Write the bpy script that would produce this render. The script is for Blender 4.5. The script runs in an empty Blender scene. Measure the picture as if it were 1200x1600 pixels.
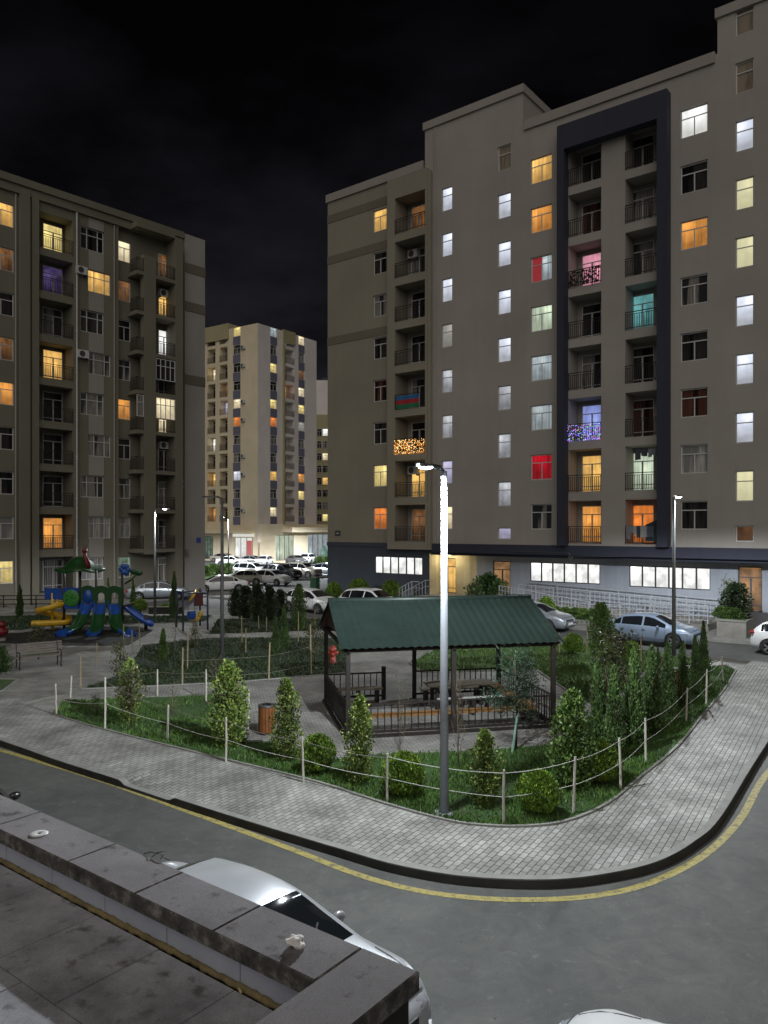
import bpy, bmesh, math, random
from mathutils import Vector, Matrix, noise
R = random.Random(11)
S = bpy.context.scene
COL = S.collection
H = 5.4                      # eye height above the street, metres

# ------------------------------------------------------------------ helpers
def G(px, py, z=0.0):
    """point at height z seen at photo position (px,py) - used only to survey the place from the photo"""
    Y = 1200.0 * (H - z) / (py - 825.0)
    return Vector(((px - 600.0) / 1200.0 * Y, Y, z))

def link(o, parent=None):
    COL.objects.link(o)
    if parent is not None:
        o.parent = parent
    return o

def tag(o, label=None, cat=None, group=None, kind=None):
    if label: o['label'] = label
    if cat: o['category'] = cat
    if group: o['group'] = group
    if kind: o['kind'] = kind
    return o

def empty(name, loc=(0, 0, 0), rz=0.0, label=None, cat=None, group=None):
    o = bpy.data.objects.new(name, None)
    o.location = loc
    o.rotation_euler = (0, 0, rz)
    o.empty_display_size = 0.2
    link(o)
    return tag(o, label, cat, group)

class MB:
    def __init__(s):
        s.v = []; s.f = []; s.m = []
    def poly(s, pts, mi=0):
        n = len(s.v)
        s.v += [tuple(p) for p in pts]
        s.f.append(tuple(range(n, n + len(pts)))); s.m.append(mi)
    def box(s, x0, y0, z0, x1, y1, z1, mi=0):
        if x1 < x0: x0, x1 = x1, x0
        if y1 < y0: y0, y1 = y1, y0
        if z1 < z0: z0, z1 = z1, z0
        n = len(s.v)
        s.v += [(x0,y0,z0),(x1,y0,z0),(x1,y1,z0),(x0,y1,z0),(x0,y0,z1),(x1,y0,z1),(x1,y1,z1),(x0,y1,z1)]
        for q in ((0,3,2,1),(4,5,6,7),(0,1,5,4),(1,2,6,5),(2,3,7,6),(3,0,4,7)):
            s.f.append(tuple(n + i for i in q)); s.m.append(mi)
    def bar(s, a, b, w, t, mi=0, up=(0,0,1)):
        a = Vector(a); b = Vector(b); d = (b - a).normalized(); up = Vector(up)
        if abs(d.dot(up)) > .98: up = Vector((1,0,0))
        x = d.cross(up).normalized() * (w/2); y = x.cross(d).normalized() * (t/2)
        n = len(s.v)
        for p in (a, b):
            s.v += [tuple(p-x-y), tuple(p+x-y), tuple(p+x+y), tuple(p-x+y)]
        for q in ((0,1,2,3),(7,6,5,4),(0,4,5,1),(1,5,6,2),(2,6,7,3),(3,7,4,0)):
            s.f.append(tuple(n + i for i in q)); s.m.append(mi)
    def tube(s, pts, r, n=8, mi=0, cap=True):
        pts = [Vector(p) for p in pts]
        rs = r if isinstance(r, (list, tuple)) else [r] * len(pts)
        base = len(s.v); prev = None
        for i, p in enumerate(pts):
            d = (pts[min(i+1, len(pts)-1)] - pts[max(i-1, 0)]).normalized()
            if prev is None:
                up = Vector((0,0,1)) if abs(d.z) < .9 else Vector((1,0,0))
                x = d.cross(up).normalized()
            else:
                x = (prev - d * prev.dot(d)).normalized()
            prev = x; y = d.cross(x)
            for k in range(n):
                a = 2*math.pi*k/n
                s.v.append(tuple(p + (x*math.cos(a) + y*math.sin(a)) * rs[i]))
        for i in range(len(pts)-1):
            for k in range(n):
                k2 = (k+1) % n
                s.f.append((base+i*n+k, base+(i+1)*n+k, base+(i+1)*n+k2, base+i*n+k2)); s.m.append(mi)
        if cap:
            s.f.append(tuple(base+k for k in range(n))); s.m.append(mi)
            s.f.append(tuple(base+(len(pts)-1)*n+k for k in reversed(range(n)))); s.m.append(mi)
    def lathe(s, prof, n=16, c=(0,0,0), mi=0, axis='z'):
        base = len(s.v)
        for (r, z) in prof:
            for k in range(n):
                a = 2*math.pi*k/n
                if axis == 'z': p = (c[0]+r*math.cos(a), c[1]+r*math.sin(a), c[2]+z)
                else: p = (c[0]+r*math.cos(a), c[1]+z, c[2]+r*math.sin(a))
                s.v.append(p)
        for i in range(len(prof)-1):
            for k in range(n):
                k2 = (k+1) % n
                s.f.append((base+i*n+k, base+i*n+k2, base+(i+1)*n+k2, base+(i+1)*n+k)); s.m.append(mi)
    def ball(s, c, r, n=12, m=8, mi=0, sc=(1,1,1)):
        base = len(s.v)
        for i in range(m+1):
            t = math.pi*i/m
            for k in range(n):
                a = 2*math.pi*k/n
                s.v.append((c[0]+r*sc[0]*math.sin(t)*math.cos(a), c[1]+r*sc[1]*math.sin(t)*math.sin(a), c[2]+r*sc[2]*math.cos(t)))
        for i in range(m):
            for k in range(n):
                k2 = (k+1) % n
                s.f.append((base+i*n+k, base+(i+1)*n+k, base+(i+1)*n+k2, base+i*n+k2)); s.m.append(mi)
    def mesh(s, name, mats, smooth=False):
        me = bpy.data.meshes.new(name)
        me.from_pydata(s.v, [], s.f)
        for m in (mats if isinstance(mats, (list, tuple)) else [mats]):
            me.materials.append(m)
        if any(s.m): me.polygons.foreach_set('material_index', s.m)
        if smooth: me.polygons.foreach_set('use_smooth', [True]*len(s.f))
        me.update()
        return me
    def build(s, name, mats, parent=None, smooth=False, loc=None, rz=None):
        o = bpy.data.objects.new(name, s.mesh(name, mats, smooth))
        if loc is not None: o.location = loc
        if rz is not None: o.rotation_euler = (0,0,rz)
        return link(o, parent)

def inst(name, me, parent=None, loc=(0,0,0), rz=0.0, sc=None):
    o = bpy.data.objects.new(name, me)
    o.location = loc; o.rotation_euler = (0,0,rz)
    if sc is not None: o.scale = sc if isinstance(sc, (tuple, list)) else (sc,)*3
    return link(o, parent)

def copy_tree(o, parent=None):
    c = o.copy(); link(c)
    if parent is not None:
        c.parent = parent
    for ch in list(o.children):
        copy_tree(ch, c)
    return c

# ------------------------------------------------------------------ materials
def new_mat(name):
    m = bpy.data.materials.new(name); m.use_nodes = True
    nt = m.node_tree
    return m, nt, nt.nodes['Principled BSDF'], nt.nodes, nt.links

def N(nodes, t, **kw):
    n = nodes.new(t)
    for k, v in kw.items():
        if k in n.inputs: n.inputs[k].default_value = v
        else: setattr(n, k, v)
    return n

def ramp(nodes, stops):
    r = nodes.new('ShaderNodeValToRGB')
    el = r.color_ramp.elements
    while len(el) < len(stops): el.new(0.5)
    for e, (p, c) in zip(el, stops):
        e.position = p; e.color = (c[0], c[1], c[2], 1) if len(c) == 3 else c
    return r

def pmat(name, c1, c2=None, scale=6.0, rough=.7, bump=.0, metal=0.0, detail=6, coat=0.0, spec=None, fine=0.0, coord='Object'):
    m, nt, b, nd, lk = new_mat(name)
    tc = nd.new('ShaderNodeTexCoord')
    if c2 is None: c2 = tuple(x*.8 for x in c1)
    nz = N(nd, 'ShaderNodeTexNoise', Scale=scale, Detail=detail, Roughness=.6)
    lk.new(tc.outputs[coord], nz.inputs['Vector'])
    rp = ramp(nd, [(.3, c1), (.72, c2)])
    lk.new(nz.outputs['Fac'], rp.inputs['Fac'])
    lk.new(rp.outputs['Color'], b.inputs['Base Color'])
    b.inputs['Roughness'].default_value = rough
    b.inputs['Metallic'].default_value = metal
    if coat: b.inputs['Coat Weight'].default_value = coat; b.inputs['Coat Roughness'].default_value = .08
    if spec is not None: b.inputs['Specular IOR Level'].default_value = spec
    if bump:
        n2 = N(nd, 'ShaderNodeTexNoise', Scale=scale*(fine or 6), Detail=4)
        lk.new(tc.outputs[coord], n2.inputs['Vector'])
        bp = N(nd, 'ShaderNodeBump', Strength=bump, Distance=.02)
        lk.new(n2.outputs['Fac'], bp.inputs['Height'])
        lk.new(bp.outputs['Normal'], b.inputs['Normal'])
    return m

def wall_mat(name, col, dirt=.86, stain=.95):
    """render plaster: broad patches, vertical rain streaks, grain"""
    m, nt, b, nd, lk = new_mat(name)
    tc = nd.new('ShaderNodeTexCoord')
    mp = N(nd, 'ShaderNodeMapping'); mp.inputs['Scale'].default_value = (1.3, 1.3, .07)
    lk.new(tc.outputs['Object'], mp.inputs['Vector'])
    streak = N(nd, 'ShaderNodeTexNoise', Scale=1.6, Detail=7, Roughness=.65)
    lk.new(mp.outputs['Vector'], streak.inputs['Vector'])
    broad = N(nd, 'ShaderNodeTexNoise', Scale=.18, Detail=5, Roughness=.6)
    lk.new(tc.outputs['Object'], broad.inputs['Vector'])
    r1 = ramp(nd, [(.3, (stain,)*3), (.62, (1,1,1))]); lk.new(streak.outputs['Fac'], r1.inputs['Fac'])
    r2 = ramp(nd, [(.3, (dirt,)*3), (.7, (1.08,1.08,1.08))]); lk.new(broad.outputs['Fac'], r2.inputs['Fac'])
    mx = N(nd, 'ShaderNodeMix', data_type='RGBA', blend_type='MULTIPLY'); mx.inputs[0].default_value = 1
    lk.new(r1.outputs['Color'], mx.inputs[6]); lk.new(r2.outputs['Color'], mx.inputs[7])
    m2 = N(nd, 'ShaderNodeMix', data_type='RGBA', blend_type='MULTIPLY'); m2.inputs[0].default_value = 1
    m2.inputs[6].default_value = (*col, 1); lk.new(mx.outputs[2], m2.inputs[7])
    lk.new(m2.outputs[2], b.inputs['Base Color'])
    b.inputs['Roughness'].default_value = .85
    g = N(nd, 'ShaderNodeTexNoise', Scale=40, Detail=3); lk.new(tc.outputs['Object'], g.inputs['Vector'])
    bp = N(nd, 'ShaderNodeBump', Strength=.15, Distance=.01)
    lk.new(g.outputs['Fac'], bp.inputs['Height']); lk.new(bp.outputs['Normal'], b.inputs['Normal'])
    return m

def lit_mat(name, col, strength=1.0, fold=8.0, depth=.35, top=1.25, bottom=.8, blot=.3):
    """a lit window: curtain folds, lamp glow stronger towards the ceiling, dim shapes of the room behind"""
    m, nt, b, nd, lk = new_mat(name)
    tc = nd.new('ShaderNodeTexCoord'); oi = nd.new('ShaderNodeObjectInfo')
    sp = nd.new('ShaderNodeSeparateXYZ'); lk.new(tc.outputs['Object'], sp.inputs[0])
    off = N(nd, 'ShaderNodeMath', operation='MULTIPLY'); lk.new(oi.outputs['Random'], off.inputs[0]); off.inputs[1].default_value = 37.0
    cb = nd.new('ShaderNodeCombineXYZ')
    ax = N(nd, 'ShaderNodeMath', operation='ADD'); lk.new(sp.outputs['X'], ax.inputs[0]); lk.new(off.outputs[0], ax.inputs[1])
    sz = N(nd, 'ShaderNodeMath', operation='MULTIPLY'); lk.new(sp.outputs['Z'], sz.inputs[0]); sz.inputs[1].default_value = .06
    lk.new(ax.outputs[0], cb.inputs[0]); lk.new(sz.outputs[0], cb.inputs[2])
    nz = N(nd, 'ShaderNodeTexNoise', Scale=fold, Detail=2); lk.new(cb.outputs[0], nz.inputs['Vector'])
    r1 = ramp(nd, [(.32, (1-depth,)*3), (.68, (1,1,1))]); lk.new(nz.outputs['Fac'], r1.inputs['Fac'])
    # room shapes
    cb2 = nd.new('ShaderNodeCombineXYZ'); lk.new(ax.outputs[0], cb2.inputs[0]); lk.new(sp.outputs['Z'], cb2.inputs[2])
    nb = N(nd, 'ShaderNodeTexNoise', Scale=1.7, Detail=3); lk.new(cb2.outputs[0], nb.inputs['Vector'])
    r2 = ramp(nd, [(.36, (1-blot,)*3), (.56, (1,1,1))]); lk.new(nb.outputs['Fac'], r2.inputs['Fac'])
    mr = N(nd, 'ShaderNodeMapRange'); lk.new(sp.outputs['Z'], mr.inputs[0])
    mr.inputs[1].default_value = 0; mr.inputs[2].default_value = 1.6; mr.inputs[3].default_value = bottom; mr.inputs[4].default_value = top
    # ceiling lamp of the room: a brighter spot somewhere in the upper part
    hx = N(nd, 'ShaderNodeMapRange'); lk.new(oi.outputs['Random'], hx.inputs[0]); hx.inputs[3].default_value = .1; hx.inputs[4].default_value = 1.1
    hc = nd.new('ShaderNodeCombineXYZ'); lk.new(hx.outputs[0], hc.inputs[0]); hc.inputs[1].default_value = 0; hc.inputs[2].default_value = 1.25
    dd = N(nd, 'ShaderNodeVectorMath', operation='DISTANCE'); lk.new(tc.outputs['Object'], dd.inputs[0]); lk.new(hc.outputs[0], dd.inputs[1])
    hr = ramp(nd, [(0, (1.55,1.5,1.4)), (.42, (1.0,1.0,1.0)), (1.0, (.72,.70,.68))]); lk.new(dd.outputs['Value'], hr.inputs['Fac'])
    mx0 = N(nd, 'ShaderNodeMix', data_type='RGBA', blend_type='MULTIPLY'); mx0.inputs[0].default_value = 1
    lk.new(r1.outputs[0], mx0.inputs[6]); lk.new(r2.outputs[0], mx0.inputs[7])
    mx = N(nd, 'ShaderNodeMix', data_type='RGBA', blend_type='MULTIPLY'); mx.inputs[0].default_value = 1 if depth > .13 else .35
    lk.new(mx0.outputs[2], mx.inputs[6]); lk.new(hr.outputs[0], mx.inputs[7])
    m2 = N(nd, 'ShaderNodeMix', data_type='RGBA', blend_type='MULTIPLY'); m2.inputs[0].default_value = 1
    m2.inputs[6].default_value = (*col, 1); lk.new(mx.outputs[2], m2.inputs[7])
    ms = N(nd, 'ShaderNodeMath', operation='MULTIPLY'); lk.new(mr.outputs[0], ms.inputs[0]); ms.inputs[1].default_value = strength
    lk.new(m2.outputs[2], b.inputs['Emission Color']); lk.new(ms.outputs[0], b.inputs['Emission Strength'])
    b.inputs['Base Color'].default_value = (.03,.03,.03,1); b.inputs['Roughness'].default_value = .15
    return m

def dark_mat(name, col, curtain, glow=0.0, gcol=(1,.9,.7)):
    """an unlit pane: dark glass with half drawn curtain behind it"""
    m, nt, b, nd, lk = new_mat(name)
    tc = nd.new('ShaderNodeTexCoord'); oi = nd.new('ShaderNodeObjectInfo')
    sp = nd.new('ShaderNodeSeparateXYZ'); lk.new(tc.outputs['Object'], sp.inputs[0])
    off = N(nd, 'ShaderNodeMath', operation='MULTIPLY'); lk.new(oi.outputs['Random'], off.inputs[0]); off.inputs[1].default_value = 53.0
    ax = N(nd, 'ShaderNodeMath', operation='ADD'); lk.new(sp.outputs['X'], ax.inputs[0]); lk.new(off.outputs[0], ax.inputs[1])
    sz = N(nd, 'ShaderNodeMath', operation='MULTIPLY'); lk.new(sp.outputs['Z'], sz.inputs[0]); sz.inputs[1].default_value = .08
    cb = nd.new('ShaderNodeCombineXYZ'); lk.new(ax.outputs[0], cb.inputs[0]); lk.new(sz.outputs[0], cb.inputs[2])
    n1 = N(nd, 'ShaderNodeTexNoise', Scale=1.3, Detail=1); lk.new(cb.outputs[0], n1.inputs['Vector'])
    n2 = N(nd, 'ShaderNodeTexNoise', Scale=11, Detail=2); lk.new(cb.outputs[0], n2.inputs['Vector'])
    r1 = ramp(nd, [(.44, (0,0,0)), (.5, (1,1,1))]); lk.new(n1.outputs['Fac'], r1.inputs['Fac'])
    r2 = ramp(nd, [(.3, tuple(c*.45 for c in curtain)), (.7, curtain)]); lk.new(n2.outputs['Fac'], r2.inputs['Fac'])
    mx = N(nd, 'ShaderNodeMix', data_type='RGBA'); lk.new(r1.outputs[0], mx.inputs[0])
    mx.inputs[6].default_value = (*col, 1); lk.new(r2.outputs[0], mx.inputs[7])
    lk.new(mx.outputs[2], b.inputs['Base Color'])
    b.inputs['Roughness'].default_value = .12
    if glow:
        b.inputs['Emission Color'].default_value = (*gcol, 1); lk.new(mx.outputs[2], b.inputs['Emission Color']); b.inputs['Emission Strength'].default_value = glow
    return m

def emis(name, col, st):
    m, nt, b, nd, lk = new_mat(name)
    b.inputs['Base Color'].default_value = (.1,.1,.1,1)
    b.inputs['Emission Color'].default_value = (*col,1); b.inputs['Emission Strength'].default_value = st
    return m

def paint_mat(name, col, metal=.0, rough=.3, coat=.6):
    m, nt, b, nd, lk = new_mat(name)
    tc = nd.new('ShaderNodeTexCoord')
    nz = N(nd, 'ShaderNodeTexNoise', Scale=3.0, Detail=5); lk.new(tc.outputs['Object'], nz.inputs['Vector'])
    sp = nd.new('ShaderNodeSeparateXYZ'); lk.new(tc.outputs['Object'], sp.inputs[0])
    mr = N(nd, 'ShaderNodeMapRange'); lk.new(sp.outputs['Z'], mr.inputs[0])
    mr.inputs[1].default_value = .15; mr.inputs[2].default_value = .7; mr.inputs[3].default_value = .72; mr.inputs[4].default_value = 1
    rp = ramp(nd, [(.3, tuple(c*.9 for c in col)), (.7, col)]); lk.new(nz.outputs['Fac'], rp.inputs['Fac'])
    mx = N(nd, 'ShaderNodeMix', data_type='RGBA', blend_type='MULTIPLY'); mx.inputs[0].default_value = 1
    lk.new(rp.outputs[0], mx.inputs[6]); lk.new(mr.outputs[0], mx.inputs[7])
    lk.new(mx.outputs[2], b.inputs['Base Color'])
    b.inputs['Metallic'].default_value = metal; b.inputs['Roughness'].default_value = rough
    b.inputs['Coat Weight'].default_value = coat; b.inputs['Coat Roughness'].default_value = .05
    return m

def leaf_mat(name, dark, light, tip=None, tr=.25):
    m, nt, b, nd, lk = new_mat(name)
    ge = nd.new('ShaderNodeNewGeometry'); tc = nd.new('ShaderNodeTexCoord'); oi = nd.new('ShaderNodeObjectInfo')
    stops = [(0, dark), (.75, light)] + ([(1.0, tip)] if tip else [])
    rp = ramp(nd, stops); lk.new(ge.outputs['Random Per Island'], rp.inputs['Fac'])
    nz = N(nd, 'ShaderNodeTexNoise', Scale=2.5, Detail=2); lk.new(tc.outputs['Object'], nz.inputs['Vector'])
    r2 = ramp(nd, [(.3, (.55,.55,.55)), (.7, (1.15,1.15,1.15))]); lk.new(nz.outputs['Fac'], r2.inputs['Fac'])
    mx = N(nd, 'ShaderNodeMix', data_type='RGBA', blend_type='MULTIPLY'); mx.inputs[0].default_value = 1
    lk.new(rp.outputs[0], mx.inputs[6]); lk.new(r2.outputs[0], mx.inputs[7])
    hs = N(nd, 'ShaderNodeHueSaturation')
    mr = N(nd, 'ShaderNodeMapRange'); lk.new(oi.outputs['Random'], mr.inputs[0]); mr.inputs[3].default_value = .8; mr.inputs[4].default_value = 1.2
    lk.new(mr.outputs[0], hs.inputs['Value']); lk.new(mx.outputs[2], hs.inputs['Color'])
    lk.new(hs.outputs[0], b.inputs['Base Color'])
    b.inputs['Roughness'].default_value = .55
    b.inputs['Transmission Weight'].default_value = 0
    b.inputs['Subsurface Weight'].default_value = 0
    return m

M = {}
M['wall_grey'] = wall_mat('plaster_warm_grey', (.36,.332,.308))
M['wall_olive'] = wall_mat('plaster_olive_beige', (.275,.252,.20))
M['wall_olive_dark'] = wall_mat('plaster_dark_olive', (.165,.15,.115))
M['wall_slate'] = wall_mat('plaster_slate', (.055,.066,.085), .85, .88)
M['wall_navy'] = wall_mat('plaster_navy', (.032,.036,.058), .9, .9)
M['wall_blue'] = wall_mat('plaster_blue_grey', (.34,.365,.42), .78, .82)
M['wall_left'] = wall_mat('plaster_left_olive', (.19,.178,.138))
M['wall_panel'] = wall_mat('plaster_left_grey', (.33,.31,.285))
M['wall_end'] = wall_mat('plaster_left_end', (.36,.345,.33))
M['mid_warm'] = wall_mat('plaster_cream', (.80,.69,.50), .85)
M['mid_cool'] = wall_mat('plaster_pale', (.80,.74,.72), .85)
M['mid_slate'] = wall_mat('plaster_mid_panel', (.17,.17,.24))
M['mid_olive'] = wall_mat('plaster_mid_olive', (.42,.37,.22))
M['cream'] = wall_mat('plaster_entrance_cream', (.62,.55,.36), .6, .6)
M['trim'] = wall_mat('parapet_trim', (.33,.30,.28))
M['pvc'] = pmat('white_pvc', (.62,.62,.62), (.5,.5,.5), 4, .4)
M['pvc_dark'] = pmat('dark_alu', (.05,.05,.055), (.07,.07,.07), 4, .4)
M['iron'] = pmat('black_iron', (.018,.018,.02), (.03,.028,.026), 8, .5, metal=.4)
M['steel'] = pmat('pale_painted_steel', (.46,.48,.52), (.36,.38,.42), 5, .4, metal=.2)
M['galv'] = pmat('galvanised_pole', (.29,.31,.35), (.235,.255,.285), 7, .6, .1, metal=.1)
M['galv_dark'] = pmat('grey_pole', (.15,.155,.16), (.11,.115,.12), 7, .45, .1, metal=.3)
M['conc'] = pmat('concrete', (.27,.26,.24), (.18,.17,.15), 2.2, .85, .4)
M['lamp_white'] = emis('lamp_lens', (.92,.97,1.0), 26)
M['black'] = pmat('black_rubber', (.012,.012,.012), (.02,.02,.02), 9, .7)
# lit windows
LIT = {
 'warm': lit_mat('window_warm', (1.0,.58,.16), .95, 7),
 'amber': lit_mat('window_amber', (1.0,.42,.09), .85, 9),
 'orange': lit_mat('window_orange', (.95,.27,.05), .85, 6),
 'yellow': lit_mat('window_yellow', (1.0,.80,.30), 1.0, 5),
 'ywhite': lit_mat('window_yellow_white', (.86,.82,.50), .85, 2.5, .12, 1.05, .9, .12),
 'cream': lit_mat('window_cream', (1.0,.86,.56), 1.0, 4, .2),
 'cool': lit_mat('window_cool', (.80,.86,1.0), 1.0, 2.5, .14, 1.1, .72, .18),
 'white': lit_mat('window_white', (.95,.97,.95), 1.05, 3, .2, 1.2, .95, .12),
 'dimcool': lit_mat('window_dim_cool', (.66,.69,.76), .72, 4, .3, 1.15, .75, .3),
 'greyw': lit_mat('window_dull', (.62,.60,.56), .50, 2.5, .15, 1.0, .95, .15),
 'lilac': lit_mat('window_lilac', (.68,.66,.95), .72, 2.5, .15, 1.1, .85, .2),
 'green': lit_mat('window_green_white', (.72,.86,.66), .9, 9, .45, 1.1, .9, .15),
 'sheer': lit_mat('window_sheer', (.68,.80,.86), .68, 9, .5, 1.1, .8, .25),
 'teal': lit_mat('window_teal', (.20,.58,.60), .62, 9, .45, 1.3, .7, .3),
 'blue': lit_mat('window_blue', (.34,.42,.95), .80, 6, .3, 1.15, .85, .2),
 'pink': lit_mat('window_pink', (1.0,.42,.56), .78, 6, .3, 1.2, .8, .4),
 'red': lit_mat('window_red', (.85,.008,.03), .62, 7, .6, 1.15, .75, .35),
 'violet': lit_mat('window_violet', (.30,.20,.62), .22, 3, .3, 1.4, .3, .6),
 'dimwarm': lit_mat('window_dim_warm', (.60,.27,.10), .34, 6, .5, 1.3, .6, .5),
 'strip': lit_mat('window_shop', (.97,1.0,1.0), 1.7, 14, .16, 1.05, .9, .34),
 'door': lit_mat('window_door', (.60,.33,.15), .55, 3, .3, 1.2, .7, .5),
 'tree': lit_mat('window_green_dim', (.30,.46,.34), .5, 6, .6, 1.2, .6, .6),
}
DARK = {
 'dark': dark_mat('pane_dark', (.010,.010,.012), (.05,.045,.042)),
 'grey': dark_mat('pane_grey_curtain', (.035,.035,.04), (.32,.30,.28)),
 'pale': dark_mat('pane_pale_curtain', (.22,.22,.22), (.55,.54,.52)),
 'blind': dark_mat('pane_blind', (.30,.25,.19), (.36,.30,.23)),
 'redd': dark_mat('pane_red_curtain', (.02,.012,.01), (.13,.055,.04)),
}
PANE = {**LIT, **DARK}
SUN=1.02
P1W,P2W,P4W,P5W,P6W=1880,1550,2900,560,5600
CARB=.25
# ------------------------------------------------------------------ camera
cam = bpy.data.cameras.new('camera'); cam.sensor_fit = 'HORIZONTAL'; cam.sensor_width = 36; cam.lens = 36
cam.shift_y = 25.0/1200.0; cam.clip_start = .05; cam.clip_end = 2000
co = bpy.data.objects.new('camera', cam); co.location = (0,0,H); co.rotation_euler = (math.pi/2,0,0); link(co)
S.camera = co
S.view_settings.view_transform = 'Standard'; S.view_settings.look = 'None'; S.view_settings.exposure = 0

# ------------------------------------------------------------------ night sky with thin cloud lit from the town
w = bpy.data.worlds.new('World'); S.world = w; w.use_nodes = True
nd = w.node_tree.nodes; lk = w.node_tree.links
bg = nd['Background']
tc = nd.new('ShaderNodeTexCoord'); sp = nd.new('ShaderNodeSeparateXYZ'); lk.new(tc.outputs['Generated'], sp.inputs[0])
r1 = ramp(nd, [(0, (.015,.0145,.018)), (.25, (.0075,.007,.009)), (.5, (.0022,.002,.0026)), (.75, (.0008,.0008,.001))])
lk.new(sp.outputs['Z'], r1.inputs['Fac'])
mp = N(nd, 'ShaderNodeMapping'); mp.inputs['Scale'].default_value = (1,1,2.2); lk.new(tc.outputs['Generated'], mp.inputs['Vector'])
cn = N(nd, 'ShaderNodeTexNoise', Scale=3.6, Detail=7, Roughness=.55); lk.new(mp.outputs['Vector'], cn.inputs['Vector'])
r2 = ramp(nd, [(.42, (.45,.45,.45)), (.68, (1.7,1.7,1.75))]); lk.new(cn.outputs['Fac'], r2.inputs['Fac'])
mx = N(nd, 'ShaderNodeMix', data_type='RGBA', blend_type='MULTIPLY'); mx.inputs[0].default_value = 1
lk.new(r1.outputs[0], mx.inputs[6]); lk.new(r2.outputs[0], mx.inputs[7])
sky = nd.new('ShaderNodeTexSky'); sky.sky_type = 'NISHITA'; sky.sun_disc = False
sky.sun_elevation = math.radians(-6); sky.sun_rotation = math.radians(188)
bg2 = nd.new('ShaderNodeBackground'); bg2.inputs['Strength'].default_value = .004; lk.new(sky.outputs[0], bg2.inputs['Color'])
ad = nd.new('ShaderNodeAddShader'); lk.new(mx.outputs[2], bg.inputs['Color']); bg.inputs['Strength'].default_value = 1.0
lk.new(bg.outputs[0], ad.inputs[0]); lk.new(bg2.outputs[0], ad.inputs[1])
lk.new(ad.outputs[0], nd['World Output'].inputs['Surface'])

# the glow of the town behind the camera: one very soft, dim sun lamp
sl = bpy.data.lights.new('town_glow', 'SUN'); sl.energy = SUN; sl.angle = math.radians(75); sl.color = (1.0,.94,.86)
so = bpy.data.objects.new('town_glow', sl); link(so)
so.rotation_euler = Vector((.06,1.0,-.85)).to_track_quat('-Z','Y').to_euler()

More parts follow.
